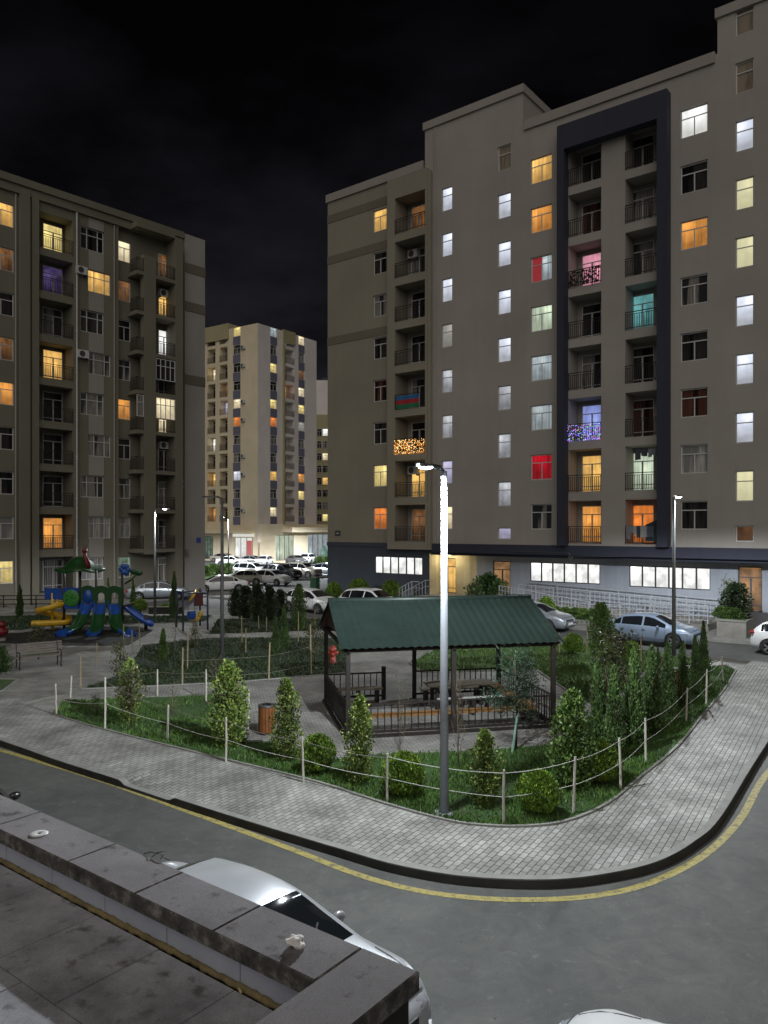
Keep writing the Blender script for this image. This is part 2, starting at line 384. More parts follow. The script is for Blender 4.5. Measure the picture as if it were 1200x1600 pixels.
# ------------------------------------------------------------------ ground
def asphalt_mat(name, c1, c2):
    m, nt, b, nd, lk = new_mat(name)
    ge = nd.new('ShaderNodeNewGeometry')
    n1 = N(nd, 'ShaderNodeTexNoise', Scale=.35, Detail=8, Roughness=.65); lk.new(ge.outputs['Position'], n1.inputs['Vector'])
    n2 = N(nd, 'ShaderNodeTexNoise', Scale=80, Detail=5, Roughness=.7); lk.new(ge.outputs['Position'], n2.inputs['Vector'])
    n3 = N(nd, 'ShaderNodeTexNoise', Scale=5.5, Detail=6, Roughness=.7); lk.new(ge.outputs['Position'], n3.inputs['Vector'])
    r1 = ramp(nd, [(.36, c1), (.64, c2)]); lk.new(n1.outputs['Fac'], r1.inputs['Fac'])
    r2 = ramp(nd, [(.34, (.62,.62,.62)), (.66, (1.38,1.38,1.38))]); lk.new(n2.outputs['Fac'], r2.inputs['Fac'])
    r3 = ramp(nd, [(.58, (0,0,0)), (.70, (1,1,1))]); lk.new(n3.outputs['Fac'], r3.inputs['Fac'])
    mx = N(nd, 'ShaderNodeMix', data_type='RGBA', blend_type='MULTIPLY'); mx.inputs[0].default_value = 1
    lk.new(r1.outputs[0], mx.inputs[6]); lk.new(r2.outputs[0], mx.inputs[7])
    m2 = N(nd, 'ShaderNodeMix', data_type='RGBA'); m2.inputs[7].default_value = (c2[0]*1.7,c2[1]*1.7,c2[2]*1.65,1)
    ml = N(nd, 'ShaderNodeMath', operation='MULTIPLY'); lk.new(r3.outputs[0], ml.inputs[0]); ml.inputs[1].default_value = .45
    lk.new(ml.outputs[0], m2.inputs[0]); lk.new(mx.outputs[2], m2.inputs[6])
    vo = N(nd, 'ShaderNodeTexVoronoi', Scale=.42); vo.feature = 'DISTANCE_TO_EDGE'
    wn = N(nd, 'ShaderNodeTexNoise', Scale=1.6, Detail=5); lk.new(ge.outputs['Position'], wn.inputs['Vector'])
    vm = N(nd, 'ShaderNodeMix', data_type='VECTOR'); vm.inputs[0].default_value = .35
    lk.new(ge.outputs['Position'], vm.inputs[4]); lk.new(wn.outputs['Color'], vm.inputs[5]); lk.new(vm.outputs[1], vo.inputs['Vector'])
    rc = ramp(nd, [(0, (.45,.45,.45)), (.008, (1,1,1))]); lk.new(vo.outputs['Distance'], rc.inputs['Fac'])
    m3 = N(nd, 'ShaderNodeMix', data_type='RGBA', blend_type='MULTIPLY'); m3.inputs[0].default_value = .12
    lk.new(m2.outputs[2], m3.inputs[6]); lk.new(rc.outputs[0], m3.inputs[7])
    # worn wheel tracks and tar patches
    n6 = N(nd, 'ShaderNodeTexNoise', Scale=1.7, Detail=7, Roughness=.72, Distortion=1.2); lk.new(ge.outputs['Position'], n6.inputs['Vector'])
    r6 = ramp(nd, [(.30, (.80,.80,.80)), (.48, (1,1,1)), (.70, (1.24,1.24,1.22))]); lk.new(n6.outputs['Fac'], r6.inputs['Fac'])
    m6 = N(nd, 'ShaderNodeMix', data_type='RGBA', blend_type='MULTIPLY'); m6.inputs[0].default_value = 1
    lk.new(m3.outputs[2], m6.inputs[6]); lk.new(r6.outputs[0], m6.inputs[7])
    v7 = N(nd, 'ShaderNodeTexVoronoi', Scale=1.1, Randomness=1.0); lk.new(ge.outputs['Position'], v7.inputs['Vector'])
    r7 = ramp(nd, [(.012, (.30,.29,.28)), (.03, (1,1,1))]); lk.new(v7.outputs['Distance'], r7.inputs['Fac'])
    m7 = N(nd, 'ShaderNodeMix', data_type='RGBA', blend_type='MULTIPLY'); m7.inputs[0].default_value = .8
    lk.new(m6.outputs[2], m7.inputs[6]); lk.new(r7.outputs[0], m7.inputs[7])
    lk.new(m7.outputs[2], b.inputs['Base Color']); b.inputs['Roughness'].default_value = .75
    bp = N(nd, 'ShaderNodeBump', Strength=.5, Distance=.012); lk.new(n2.outputs['Fac'], bp.inputs['Height']); lk.new(bp.outputs['Normal'], b.inputs['Normal'])
    return m

def paver_mat(name, c1, c2, ang, bw=.225, rh=.112, mortar=.0075, dirt=.55):
    m, nt, b, nd, lk = new_mat(name)
    ge = nd.new('ShaderNodeNewGeometry')
    mp = N(nd, 'ShaderNodeMapping'); mp.inputs['Rotation'].default_value = (0,0,-ang); lk.new(ge.outputs['Position'], mp.inputs['Vector'])
    br = nd.new('ShaderNodeTexBrick'); lk.new(mp.outputs['Vector'], br.inputs['Vector'])
    br.inputs['Scale'].default_value = 1; br.inputs['Brick Width'].default_value = bw; br.inputs['Row Height'].default_value = rh
    br.inputs['Mortar Size'].default_value = mortar; br.inputs['Mortar Smooth'].default_value = .3; br.inputs['Bias'].default_value = 0
    br.inputs['Color1'].default_value = (*c1,1); br.inputs['Color2'].default_value = (*c2,1); br.inputs['Mortar'].default_value = (.045,.043,.038,1)
    n1 = N(nd, 'ShaderNodeTexNoise', Scale=.9, Detail=8, Roughness=.65); lk.new(ge.outputs['Position'], n1.inputs['Vector'])
    n4 = N(nd, 'ShaderNodeTexNoise', Scale=.22, Detail=4, Roughness=.6); lk.new(ge.outputs['Position'], n4.inputs['Vector'])
    n2 = N(nd, 'ShaderNodeTexNoise', Scale=30, Detail=3); lk.new(ge.outputs['Position'], n2.inputs['Vector'])
    r1 = ramp(nd, [(.32, (dirt,dirt*.98,dirt*.95)), (.66, (1.12,1.12,1.1))]); lk.new(n1.outputs['Fac'], r1.inputs['Fac'])
    r2 = ramp(nd, [(.3, (.8,.8,.8)), (.7, (1.15,1.15,1.15))]); lk.new(n2.outputs['Fac'], r2.inputs['Fac'])
    r4 = ramp(nd, [(.35, (.78,.78,.78)), (.65, (1.1,1.1,1.1))]); lk.new(n4.outputs['Fac'], r4.inputs['Fac'])
    prev = br.outputs['Color']
    for r in (r1, r2, r4):
        mx = N(nd, 'ShaderNodeMix', data_type='RGBA', blend_type='MULTIPLY'); mx.inputs[0].default_value = 1
        lk.new(prev, mx.inputs[6]); lk.new(r.outputs[0], mx.inputs[7]); prev = mx.outputs[2]
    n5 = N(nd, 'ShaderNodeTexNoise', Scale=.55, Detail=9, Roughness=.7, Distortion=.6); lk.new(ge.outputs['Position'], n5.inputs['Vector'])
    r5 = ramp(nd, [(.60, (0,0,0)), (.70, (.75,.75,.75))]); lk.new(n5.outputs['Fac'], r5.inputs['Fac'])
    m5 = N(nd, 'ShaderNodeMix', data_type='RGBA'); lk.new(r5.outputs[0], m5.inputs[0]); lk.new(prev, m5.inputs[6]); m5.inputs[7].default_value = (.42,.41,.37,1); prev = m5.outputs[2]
    lk.new(prev, b.inputs['Base Color']); b.inputs['Roughness'].default_value = .8
    ms = N(nd, 'ShaderNodeMath', operation='MULTIPLY_ADD'); lk.new(n2.outputs['Fac'], ms.inputs[0]); ms.inputs[1].default_value = .25
    inv = N(nd, 'ShaderNodeMath', operation='SUBTRACT'); inv.inputs[0].default_value = 1; lk.new(br.outputs['Fac'], inv.inputs[1])
    lk.new(inv.outputs[0], ms.inputs[2])
    bp = N(nd, 'ShaderNodeBump', Strength=.6, Distance=.012); lk.new(ms.outputs[0], bp.inputs['Height']); lk.new(bp.outputs['Normal'], b.inputs['Normal'])
    return m

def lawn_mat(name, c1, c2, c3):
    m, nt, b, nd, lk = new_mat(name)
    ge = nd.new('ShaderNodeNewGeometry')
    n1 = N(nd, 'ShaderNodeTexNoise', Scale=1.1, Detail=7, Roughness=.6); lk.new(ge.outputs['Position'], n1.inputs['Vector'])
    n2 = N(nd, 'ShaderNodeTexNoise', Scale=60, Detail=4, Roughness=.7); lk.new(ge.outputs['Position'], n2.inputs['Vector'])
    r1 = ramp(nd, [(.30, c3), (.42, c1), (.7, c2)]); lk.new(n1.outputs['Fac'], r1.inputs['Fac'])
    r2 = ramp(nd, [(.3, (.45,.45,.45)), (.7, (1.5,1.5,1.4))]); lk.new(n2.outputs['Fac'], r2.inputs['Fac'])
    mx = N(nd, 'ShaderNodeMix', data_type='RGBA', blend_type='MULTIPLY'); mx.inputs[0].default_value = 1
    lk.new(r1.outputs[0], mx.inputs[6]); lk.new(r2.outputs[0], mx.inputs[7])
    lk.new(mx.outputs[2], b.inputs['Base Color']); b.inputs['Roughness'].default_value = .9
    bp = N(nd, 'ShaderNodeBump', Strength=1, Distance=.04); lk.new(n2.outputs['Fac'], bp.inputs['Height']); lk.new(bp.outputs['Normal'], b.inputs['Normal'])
    return m

M['asphalt'] = asphalt_mat('asphalt', (.064,.067,.064), (.106,.108,.103))
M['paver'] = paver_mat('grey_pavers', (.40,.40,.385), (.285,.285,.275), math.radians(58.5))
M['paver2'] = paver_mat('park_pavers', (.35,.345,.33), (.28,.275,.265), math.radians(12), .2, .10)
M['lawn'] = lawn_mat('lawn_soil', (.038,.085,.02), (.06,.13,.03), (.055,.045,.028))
M['lawn_shaded'] = lawn_mat('lawn_shaded', (.013,.028,.009), (.022,.046,.013), (.022,.018,.012))  # left lawns: their shade is put into a darker copy of the green
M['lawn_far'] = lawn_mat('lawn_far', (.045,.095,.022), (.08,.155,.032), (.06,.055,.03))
M['rubber'] = pmat('dark_play_surface', (.012,.012,.013), (.022,.021,.02), 3, .9, .3)
M['kerb_black'] = pmat('kerb_black_paint', (.010,.010,.010), (.035,.034,.03), 2.5, .6, .2)
M['kerb_top'] = pmat('kerb_concrete', (.27,.27,.255), (.19,.19,.175), 3, .8, .3)

def yellow_mat():
    m, nt, b, nd, lk = new_mat('yellow_road_paint')
    ge = nd.new('ShaderNodeNewGeometry')
    n1 = N(nd, 'ShaderNodeTexNoise', Scale=9, Detail=8, Roughness=.75); lk.new(ge.outputs['Position'], n1.inputs['Vector'])
    r1 = ramp(nd, [(.38, (.11,.11,.09)), (.50, (.34,.285,.085)), (.75, (.43,.37,.14))]); lk.new(n1.outputs['Fac'], r1.inputs['Fac'])
    lk.new(r1.outputs[0], b.inputs['Base Color']); b.inputs['Roughness'].default_value = .7
    return m
M['yellow'] = yellow_mat()

mb = MB(); mb.poly([(-400,-60,0),(400,-60,0),(400,600,0),(-400,600,0)])
tag(mb.build('road', M['asphalt']), kind='structure')

# smooth curve through survey points
def smooth(pts, n=6, closed=False):
    out = []; L = len(pts)
    rng = range(L) if closed else range(L-1)
    for i in rng:
        p0 = pts[(i-1) % L] if closed else pts[max(i-1,0)]
        p1 = pts[i]; p2 = pts[(i+1) % L]; p3 = pts[(i+2) % L] if closed else pts[min(i+2,L-1)]
        for k in range(n):
            t = k/n
            a = .5*((2*p1) + (p2-p0)*t + (2*p0-5*p1+4*p2-p3)*t*t + (3*p1-p0-3*p2+p3)*t**3)
            out.append(a)
    if not closed: out.append(pts[-1])
    return out

kerb_px = [(0,1166),(83,1196),(187,1230),(300,1268),(400,1300),(530,1340),(620,1366),(735,1385),(870,1389),(975,1375),(1040,1356),(1089,1327),(1128,1290),(1179,1205)]
kpts = [Vector((-27.1,32.6,0)), Vector((-18,25.5,0))] + [G(*p) for p in kerb_px] + [Vector((11.1,21.3,0)), Vector((14.6,26.6,0)), Vector((15.9,28.6,0)), Vector((15.9,29.5,0)), Vector((14.6,30.5,0))]
kcurve = smooth(kpts, 6)
far_side = [Vector((8.2,35.4,0)), Vector((-5.7,46.3,0)), Vector((-10.2,49.8,0)), Vector((-11.5,50.2,0)), Vector((-14.2,47.4,0)), Vector((-18.8,47.8,0)), Vector((-24,47.0,0)), Vector((-40,47.0,0)), Vector((-42,44,0))]
island = kcurve + far_side
KH = .135
def offset(pts, d):
    out = []
    for i, p in enumerate(pts):
        a = pts[max(i-1,0)]; b = pts[min(i+1,len(pts)-1)]
        t = (b-a).normalized(); out.append(p + Vector((-t.y, t.x, 0))*d)
    return out
# pavement surface (inside of the kerb stones)
kin = offset(kcurve, .16)
def flat(name, pts, z, mat, kind='structure'):
    bm = bmesh.new()
    vs = [bm.verts.new((p.x,p.y,z)) for p in pts]
    f = bm.faces.new(vs); f.normal_update()
    if f.normal.z < 0: f.normal_flip()
    bmesh.ops.triangulate(bm, faces=[f])
    me = bpy.data.meshes.new(name); bm.to_mesh(me); bm.free(); me.materials.append(mat)
    o = bpy.data.objects.new(name, me); link(o)
    return tag(o, kind=kind)
# kerb stones, in lengths, with the lowered driveway piece at the left
def kerb_height(p):
    # lowered between (187,1230) and (258,1254) in the survey
    a = G(192,1232); b = G(262,1255)
    t = (p-a).dot(b-a)/(b-a).length_squared
    e = min(max((t+.12)/.12,0),1)*min(max((1.12-t)/.12,0),1)
    return KH*(1-e) + .05*e
mbk = MB(); outer = offset(kcurve, 0.0); inner = offset(kcurve, .17)
# densify
dense_o = []; dense_i = []
for i in range(len(outer)-1):
    for k in range(4):
        dense_o.append(outer[i].lerp(outer[i+1], k/4)); dense_i.append(inner[i].lerp(inner[i+1], k/4))
dense_o.append(outer[-1]); dense_i.append(inner[-1])
for i in range(len(dense_o)-1):
    a,b,c,d = dense_o[i],dense_o[i+1],dense_i[i+1],dense_i[i]
    ha,hb = kerb_height(a),kerb_height(b)
    ao = a.lerp(d,.12); bo = b.lerp(c,.12)
    mbk.poly([(a.x,a.y,0),(b.x,b.y,0),(bo.x,bo.y,hb-.015),(ao.x,ao.y,ha-.015)],0)
    ap = a.lerp(d,.2); bp_ = b.lerp(c,.2)
    mbk.poly([(ao.x,ao.y,ha-.015),(bo.x,bo.y,hb-.015),(bp_.x,bp_.y,hb),(ap.x,ap.y,ha)],0)
    mbk.poly([(ap.x,ap.y,ha),(bp_.x,bp_.y,hb),(c.x,c.y,hb+.004),(d.x,d.y,ha+.004)],1)
tag(mbk.build('kerb', [M['kerb_black'], M['kerb_top']]), kind='structure')
pave_pts = kin + [p for p in far_side]
# pavement follows the lowered kerb with a dipped strip: build as two sheets
mp_ = MB()
mid = offset(kcurve, 1.1)
dm = []
for i in range(len(mid)-1):
    for k in range(4): dm.append(mid[i].lerp(mid[i+1],k/4))
dm.append(mid[-1])
for i in range(len(dense_i)-1):
    a,b,c,d = dense_i[i],dense_i[i+1],dm[i+1],dm[i]
    mp_.poly([(a.x,a.y,kerb_height(dense_o[i])),(b.x,b.y,kerb_height(dense_o[i+1])),(c.x,c.y,KH),(d.x,d.y,KH)])
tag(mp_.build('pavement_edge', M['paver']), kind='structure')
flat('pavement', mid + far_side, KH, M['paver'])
# far kerb face along the two back streets
mbk = MB(); fs = [kcurve[-1]] + far_side
for a,b in zip(fs[:-1], fs[1:]):
    mbk.poly([(a.x,a.y,0),(b.x,b.y,0),(b.x,b.y,KH),(a.x,a.y,KH)])
    mbk.poly([(b.x,b.y,0),(a.x,a.y,0),(a.x,a.y,KH),(b.x,b.y,KH)][::-1]) if False else None
tag(mbk.build('far_kerb', M['kerb_top']), kind='structure')

# yellow line
yl = [(-60,1153),(0,1172),(150,1217),(300,1270),(450,1325),(560,1367),(650,1391),(740,1403),(830,1406),(920,1401),(1000,1385),(1070,1355),(1120,1320),(1160,1275),(1200,1207)]
yc = smooth([G(*p) for p in yl] + [Vector((11.3,20.3,0)), Vector((15.5,26.0,0))], 6)
ya = offset(yc, .07); yb = offset(yc, -.07)
mby = MB()
for i in range(len(yc)-1):
    mby.poly([(yb[i].x,yb[i].y,.004),(yb[i+1].x,yb[i+1].y,.004),(ya[i+1].x,ya[i+1].y,.004),(ya[i].x,ya[i].y,.004)])
tag(mby.build('yellow_line', M['yellow']), kind='structure')

# inner paving of the garden (different pavers), laid 4 mm above the pavement
def P(lst, z=KH): return [G(x,y,z) for x,y in lst]
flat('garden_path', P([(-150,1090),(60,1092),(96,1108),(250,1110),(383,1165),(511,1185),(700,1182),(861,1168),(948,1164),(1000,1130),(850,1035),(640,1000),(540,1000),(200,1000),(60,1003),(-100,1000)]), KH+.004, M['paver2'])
# lawns with concrete edging
LAWNS = {}
def lawn(key, pts, mat='lawn', z=KH+.010, edge=True):
    LAWNS[key] = [(p.x,p.y) for p in pts]
    flat('lawn', pts, z, M[mat])
    if edge:
        m_ = MB(); c = list(pts)+[pts[0]]
        for a,b in zip(c[:-1],c[1:]):
            if (b-a).length < .05: continue
            m_.bar((a.x,a.y,KH+.012),(b.x,b.y,KH+.012),.06,.05)
        tag(m_.build('lawn_edging', M['kerb_top']), kind='structure')
front_edge = [(85,1117),(140,1134),(200,1150),(300,1175),(400,1199),(500,1224),(600,1256),(700,1283),(760,1291),(820,1292),(885,1284),(950,1256),(1000,1215),(1060,1165),(1100,1115),(1130,1080),(1150,1048)]
front = smooth(P(front_edge), 4)
lawn('front', front + P([(1135,1040),(1060,1046),(1010,1052),(960,1100),(985,1130),(948,1160),(861,1165),(742,1174),(585,1180),(543,1184),(511,1187),(425,1158),(383,1160),(385,1086),(246,1089),(96,1095)]))
lawn('right', P([(640,1036),(700,1004),(850,1006),(960,1010),(1120,1034),(1060,1044),(1010,1050),(960,1098),(985,1128),(955,1126),(838,1047),(660,1052)]), 'lawn_far')
lawn('mid', P([(128,1077),(176,1058),(203,1040),(222,1008),(330,997),(440,997),(540,997),(541,1052),(371,1066),(250,1072)]), 'lawn_shaded')
lawn('midback', P([(325,992),(450,988),(545,985),(545,968),(440,966),(340,968)]), 'lawn_shaded')
lawn('leftback', P([(-60,986),(30,986),(85,978),(230,975),(320,972),(330,963),(230,963),(80,961),(-60,964)]), 'lawn_shaded')
lawn('leftbench', P([(30,1026),(86,1026),(104,1012),(60,1010)]), 'lawn_far')
lawn('leftedge', P([(-80,1052),(15,1052),(8,1012),(-80,1010)]), 'lawn_far')
lawn('leftnear', P([(-80,1092),(4,1080),(28,1062),(-80,1060)]), 'lawn_far')
flat('play_surface', P([(-60,1002),(100,1009),(200,1009),(240,985),(215,979),(110,979),(30,989),(-60,990)]), KH+.008, M['rubber'])
# pavements along the buildings
RN = Vector((-.617,-.787,0)); RU = Vector((.787,-.617,0)); RO = Vector((0,53.81,0))
def RP(s,d,z=0): return RO + RU*s + RN*d + Vector((0,0,z))
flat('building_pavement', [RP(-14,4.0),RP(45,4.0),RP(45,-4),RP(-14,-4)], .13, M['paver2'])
mbk = MB(); mbk.poly([RP(-14,4.0,0),RP(45,4.0,0),RP(45,4.0,.13),RP(-14,4.0,.13)]); mbk.poly([RP(-14,4.0,0),RP(-14,4.0,.13),RP(-14,-4,.13),RP(-14,-4,0)])
tag(mbk.build('building_kerb', M['kerb_top']), kind='structure')
LN = Vector((.75,-.662,0)); LU = Vector((.662,.75,0)); LO = Vector((0,80.2,0))
def LP(s,d,z=0): return LO + LU*s + LN*d + Vector((0,0,z))
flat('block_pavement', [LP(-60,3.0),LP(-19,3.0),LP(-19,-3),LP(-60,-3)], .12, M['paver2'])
mbk = MB(); mbk.poly([LP(-60,3.0,0),LP(-19,3.0,0),LP(-19,3.0,.12),LP(-60,3.0,.12)]); mbk.poly([LP(-19,3.0,0),LP(-19,-3,0),LP(-19,-3,.12),LP(-19,3.0,.12)])
tag(mbk.build('block_kerb', M['kerb_top']), kind='structure')
# planted strip in the parking lot
flat('parking_verge', [G(318,907),G(372,905),G(368,884),G(316,886)], .10, M['lawn_far'])
# ------------------------------------------------------------------ facades
class Fac:
    """one facade plane: s runs along it, d is distance in front of it"""
    def __init__(s, root, O, u):
        s.root = root; s.O = Vector(O); s.u = Vector(u).normalized(); s.n = Vector((s.u.y, -s.u.x, 0))
        s.rz = math.atan2(s.u.y, s.u.x); s.rel = s.O - Vector(root.location)
        s.k = s.O.dot(s.n)
    def Y(s, px, d=0):
        t = (px-600)/1200; return (s.k + d)/(t*s.n.x + s.n.y)
    def s_(s, px, d=0):
        t = (px-600)/1200; Y = s.Y(px, d); return (Vector((t*Y, Y, 0)) - s.O).dot(s.u)
    def z_(s, px, py, d=0):
        return H + (825-py)/1200*s.Y(px, d)
    def loc(s, x, d, z): return s.rel + s.u*x + s.n*d + Vector((0,0,z))
    def put(s, name, me, x=0, d=0, z=0, parent=None):
        return inst(name, me, parent or s.root, s.loc(x,d,z), s.rz)
    def build(s, name, mb, mats, smooth=False):
        return s.put(name, mb.mesh(name, mats, smooth))

def skin(mb, x0, x1, z0, z1, ops, d=0.0, mi=0, rmi=None):
    """wall sheet with real openings and their reveals; ops = (xa,xb,za,zb,depth)"""
    rmi = mi if rmi is None else rmi
    xs = sorted({x0,x1} | {o[0] for o in ops if x0<o[0]<x1} | {o[1] for o in ops if x0<o[1]<x1})
    zs = sorted({z0,z1} | {o[2] for o in ops if z0<o[2]<z1} | {o[3] for o in ops if z0<o[3]<z1})
    y = -d
    for i in range(len(xs)-1):
        xa,xb = xs[i],xs[i+1]; cx=(xa+xb)/2; run=None
        for j in range(len(zs)-1):
            cz=(zs[j]+zs[j+1])/2
            hole = any(o[0]<cx<o[1] and o[2]<cz<o[3] for o in ops)
            if hole:
                if run is not None: mb.poly([(xa,y,run),(xb,y,run),(xb,y,zs[j]),(xa,y,zs[j])],mi); run=None
            elif run is None: run=zs[j]
        if run is not None: mb.poly([(xa,y,run),(xb,y,run),(xb,y,zs[-1]),(xa,y,zs[-1])],mi)
    for (a,b,c,e,dep) in ops:
        y2=y+dep
        mb.poly([(a,y,c),(a,y2,c),(a,y2,e),(a,y,e)],rmi); mb.poly([(b,y,c),(b,y,e),(b,y2,e),(b,y2,c)],rmi)
        mb.poly([(a,y,c),(b,y,c),(b,y2,c),(a,y2,c)],rmi); mb.poly([(a,y,e),(a,y2,e),(b,y2,e),(b,y,e)],rmi)

_fm = {}
def frame_mesh(w, h, style, mat='pvc'):
    key = (round(w,2), round(h,2), style, mat)
    if key in _fm: return _fm[key]
    w,h = key[0],key[1]; t=.055; mb=MB(); y0,y1=-.035,.03
    def V(x,z0,z1,tt=t): mb.box(x-tt/2,y0,z0,x+tt/2,y1,z1)
    def Hh(z,x0,x1,tt=t): mb.box(x0,y0+.002,z-tt/2,x1,y1-.002,z+tt/2)
    mb.box(0,y0,0,t,y1,h); mb.box(w-t,y0,0,w,y1,h); mb.box(t,y0+.002,0,w-t,y1-.002,t); mb.box(t,y0+.002,h-t,w-t,y1-.002,h)
    if style=='T2': Hh(h*.68,t,w-t); V(w*.5,t,h*.68-t/2)
    elif style=='T1': Hh(h*.66,t,w-t)
    elif style=='T3':
        V(w*.28,t,h-t); V(w*.74,t,h-t)
        for a,b in ((t,w*.28-t/2),(w*.28+t/2,w*.74-t/2),(w*.74+t/2,w-t)): Hh(h*.68,a,b)
    elif style=='D3':
        Hh(h*.76,t,w-t); V(w*.52,t,h*.76-t/2,.09); Hh(.35,t,w*.52-.05,.05); Hh(.35,w*.52+.05,w-t,.05)
    elif style=='D1': Hh(h*.76,t,w-t)
    elif style.startswith('S'):
        n=int(style[1:])
        for k in range(1,n): V(w*k/n,t,h-t,.09)
    elif style=='G':   # many small lights of a glazed balcony
        for k in (1,2,3): V(w*k/4,t,h-t)
        for k in range(4): Hh(h*.66,w*k/4+t/2 if k else t,w*(k+1)/4-t/2 if k<3 else w-t)
    _fm[key]=mb.mesh('window',M[mat]); return _fm[key]
_pm = {}
def pane_mesh(w,h,mat):
    key=(round(w,2),round(h,2),mat)
    if key not in _pm:
        mb=MB(); w,h=key[0],key[1]; mb.poly([(.02,.012,.02),(w-.02,.012,.02),(w-.02,.012,h-.02),(.02,.012,h-.02)])
        _pm[key]=mb.mesh('pane',PANE[mat])
    return _pm[key]
def window(fc, x0,x1,z0,z1,d,style,lit,fmat='pvc',name='window',sill=False):
    o=fc.put(name, frame_mesh(x1-x0,z1-z0,style,fmat), x0,d,z0)
    inst('pane', pane_mesh(x1-x0,z1-z0,lit), o)
    if sill:
        mb=MB(); w=x1-x0; mb.box(-.05,-.20,-.05,w+.05,.0,-.012); o2=mb.build('sill',M['pvc'],o)
    return o
_rm={}
def railing_mesh(w,h=1.0,step=.125,mat='iron',bar=.026):
    key=(round(w,2),h,step,mat)
    if key not in _rm:
        mb=MB(); w=key[0]
        mb.box(0,-.025,h-.04,w,.025,h); mb.box(0,-.02,.08,w,.02,.11); mb.box(0,-.018,h-.16,w,.018,h-.135)
        n=max(2,int(w/step)); b=bar/2
        for k in range(n+1):
            x=.02+(w-.04)*k/n; mb.box(x-b,-b,.11 if 0<k<n else 0,x+b,b,h-.16 if 0<k<n else h-.04)
        _rm[key]=mb.mesh('balcony_railing',M[mat])
    return _rm[key]
def ac_mesh():
    mb=MB(); mb.box(0,-.32,0,.8,0,.55,0); mb.lathe([(.0,-.335),(.2,-.335),(.22,-.325),(.22,-.31)],16,(.3,0,.28),1,'y')
    mb.box(.05,-.3,-.1,.1,0,-.002,1); mb.box(.7,-.3,-.1,.75,0,-.002,1)
    return mb.mesh('air_conditioner',[M['pvc'],M['pvc_dark']])
AC=ac_mesh()

# =================================================================== RIGHT BUILDING
rb = empty('apartment_block', (0,53.81,0), label='grey nine-storey apartment block with dark framed balcony column, right of the garden', cat='building')
fr = Fac(rb,(0,53.81,0),(.787,-.617,0))
FL=[4.37+3*k for k in range(9)]
s=fr.s_
xL=s(512); xR=s(1330); DEP=15.0
WZ0,WZ1=.94,2.47
colA=(s(583),s(604)-.0); colC=(s(690),s(706.5)); colD=(s(777.5),s(798)); colE=(s(829),s(862.5)); colG=(s(1063),s(1106)); colH=(s(1149),s(1178))
xB0,xB1=s(605,.45),s(667,.45); xM=s(676)
rev=.16
mb=MB()  # materials: 0 grey,1 olive,2 dark olive
opsA=[(colA[0],colA[1],f+WZ0,f+WZ1,rev) for f in FL[:8]]
skin(mb,xL,xB0,4.37,30.0,opsA,0,1)
for zc in (28.3,25.25,19.25): mb.box(xL-.02,-.03,zc-.30,xB0,-.001,zc+.28,2)
# main wall
ops=[]
for f in FL[:8]:
    ops.append((*colC,f+WZ0,f+WZ1,rev)); ops.append((*colE,f+WZ0,f+WZ1,rev)); ops.append((*colG,f+WZ0,f+WZ1,rev))
opsD=[(*colD,f+WZ0+1.45,f+WZ1+1.45,rev) for f in FL[:8]]+[(*colD,FL[0]+.32,FL[0]+1.05,rev)]
opsH=[(*colH,f+WZ0+1.45,f+WZ1+1.5,rev) for f in FL[:9]]+[(*colH,FL[0]+.32,FL[0]+1.15,rev)]
ops+=opsD+opsH
LG1=(s(888),s(939.5)); LG2=(s(977),s(1026))
LD=1.35
lops=[]
for f in FL[:8]:
    for a in (LG1,LG2): lops.append((a[0],a[1],f+.12,f+2.62,LD))
xS1=s(817); xS2=s(1121)
skin(mb,s(664),xS1,4.37,32.5,[o for o in ops if o[1]<=xS1],0,0)
skin(mb,xS1,xS2,4.37,30.2,[o for o in ops+lops if xS1<o[0] and o[1]<=xS2],0,0)
skin(mb,xS2,xR,4.37,32.4,[o for o in ops if o[0]>=xS2],0,0)
# loggia back walls
for f in FL[:8]:
    for a in (LG1,LG2): mb.poly([(a[0],LD,f+.12),(a[1],LD,f+.12),(a[1],LD,f+2.62),(a[0],LD,f+2.62)],0)
# body: roofs, back and ends
for (a,b,h) in ((xL,s(664),30.0),(s(664),xS1,32.5),(xS1,xS2,30.2),(xS2,xR,32.4)):
    mb.poly([(a,0,h),(b,0,h),(b,DEP if h<31 else 6,h),(a,DEP if h<31 else 6,h)],0)
    if h>31:
        mb.poly([(a,0,29.9),(a,6,29.9),(a,6,h),(a,0,h)],0); mb.poly([(b,6,29.9),(b,0,29.9),(b,0,h),(b,6,h)],0); mb.poly([(b,6,29.9),(a,6,29.9),(a,6,h),(b,6,h)],0)
mb.poly([(xL,DEP,0),(xL,0,0),(xL,0,30.0),(xL,DEP,30.0)],1); mb.poly([(xR,0,0),(xR,DEP,0),(xR,DEP,30.2),(xR,0,30.2)],0)
mb.poly([(xR,DEP,0),(xL,DEP,0),(xL,DEP,30.0),(xR,DEP,30.0)],0)
fr.build('wall',mb,[M['wall_grey'],M['wall_olive'],M['wall_olive_dark']])
# cornices
mb=MB()
for (a,b,h) in ((xL-.1,s(664)-.12,30.0),(xS1+.12,xS2-.12,30.2)):
    mb.box(a,-.12,h-.45,b,.35,h+.12)
for (a,b,h) in ((s(664)-.1,xS1+.1,32.5),(xS2-.1,xR+.1,32.4)):
    mb.box(a,-.12,h-.38,b,6.1,h+.12)
fr.build('roof_parapet',mb,M['trim'])
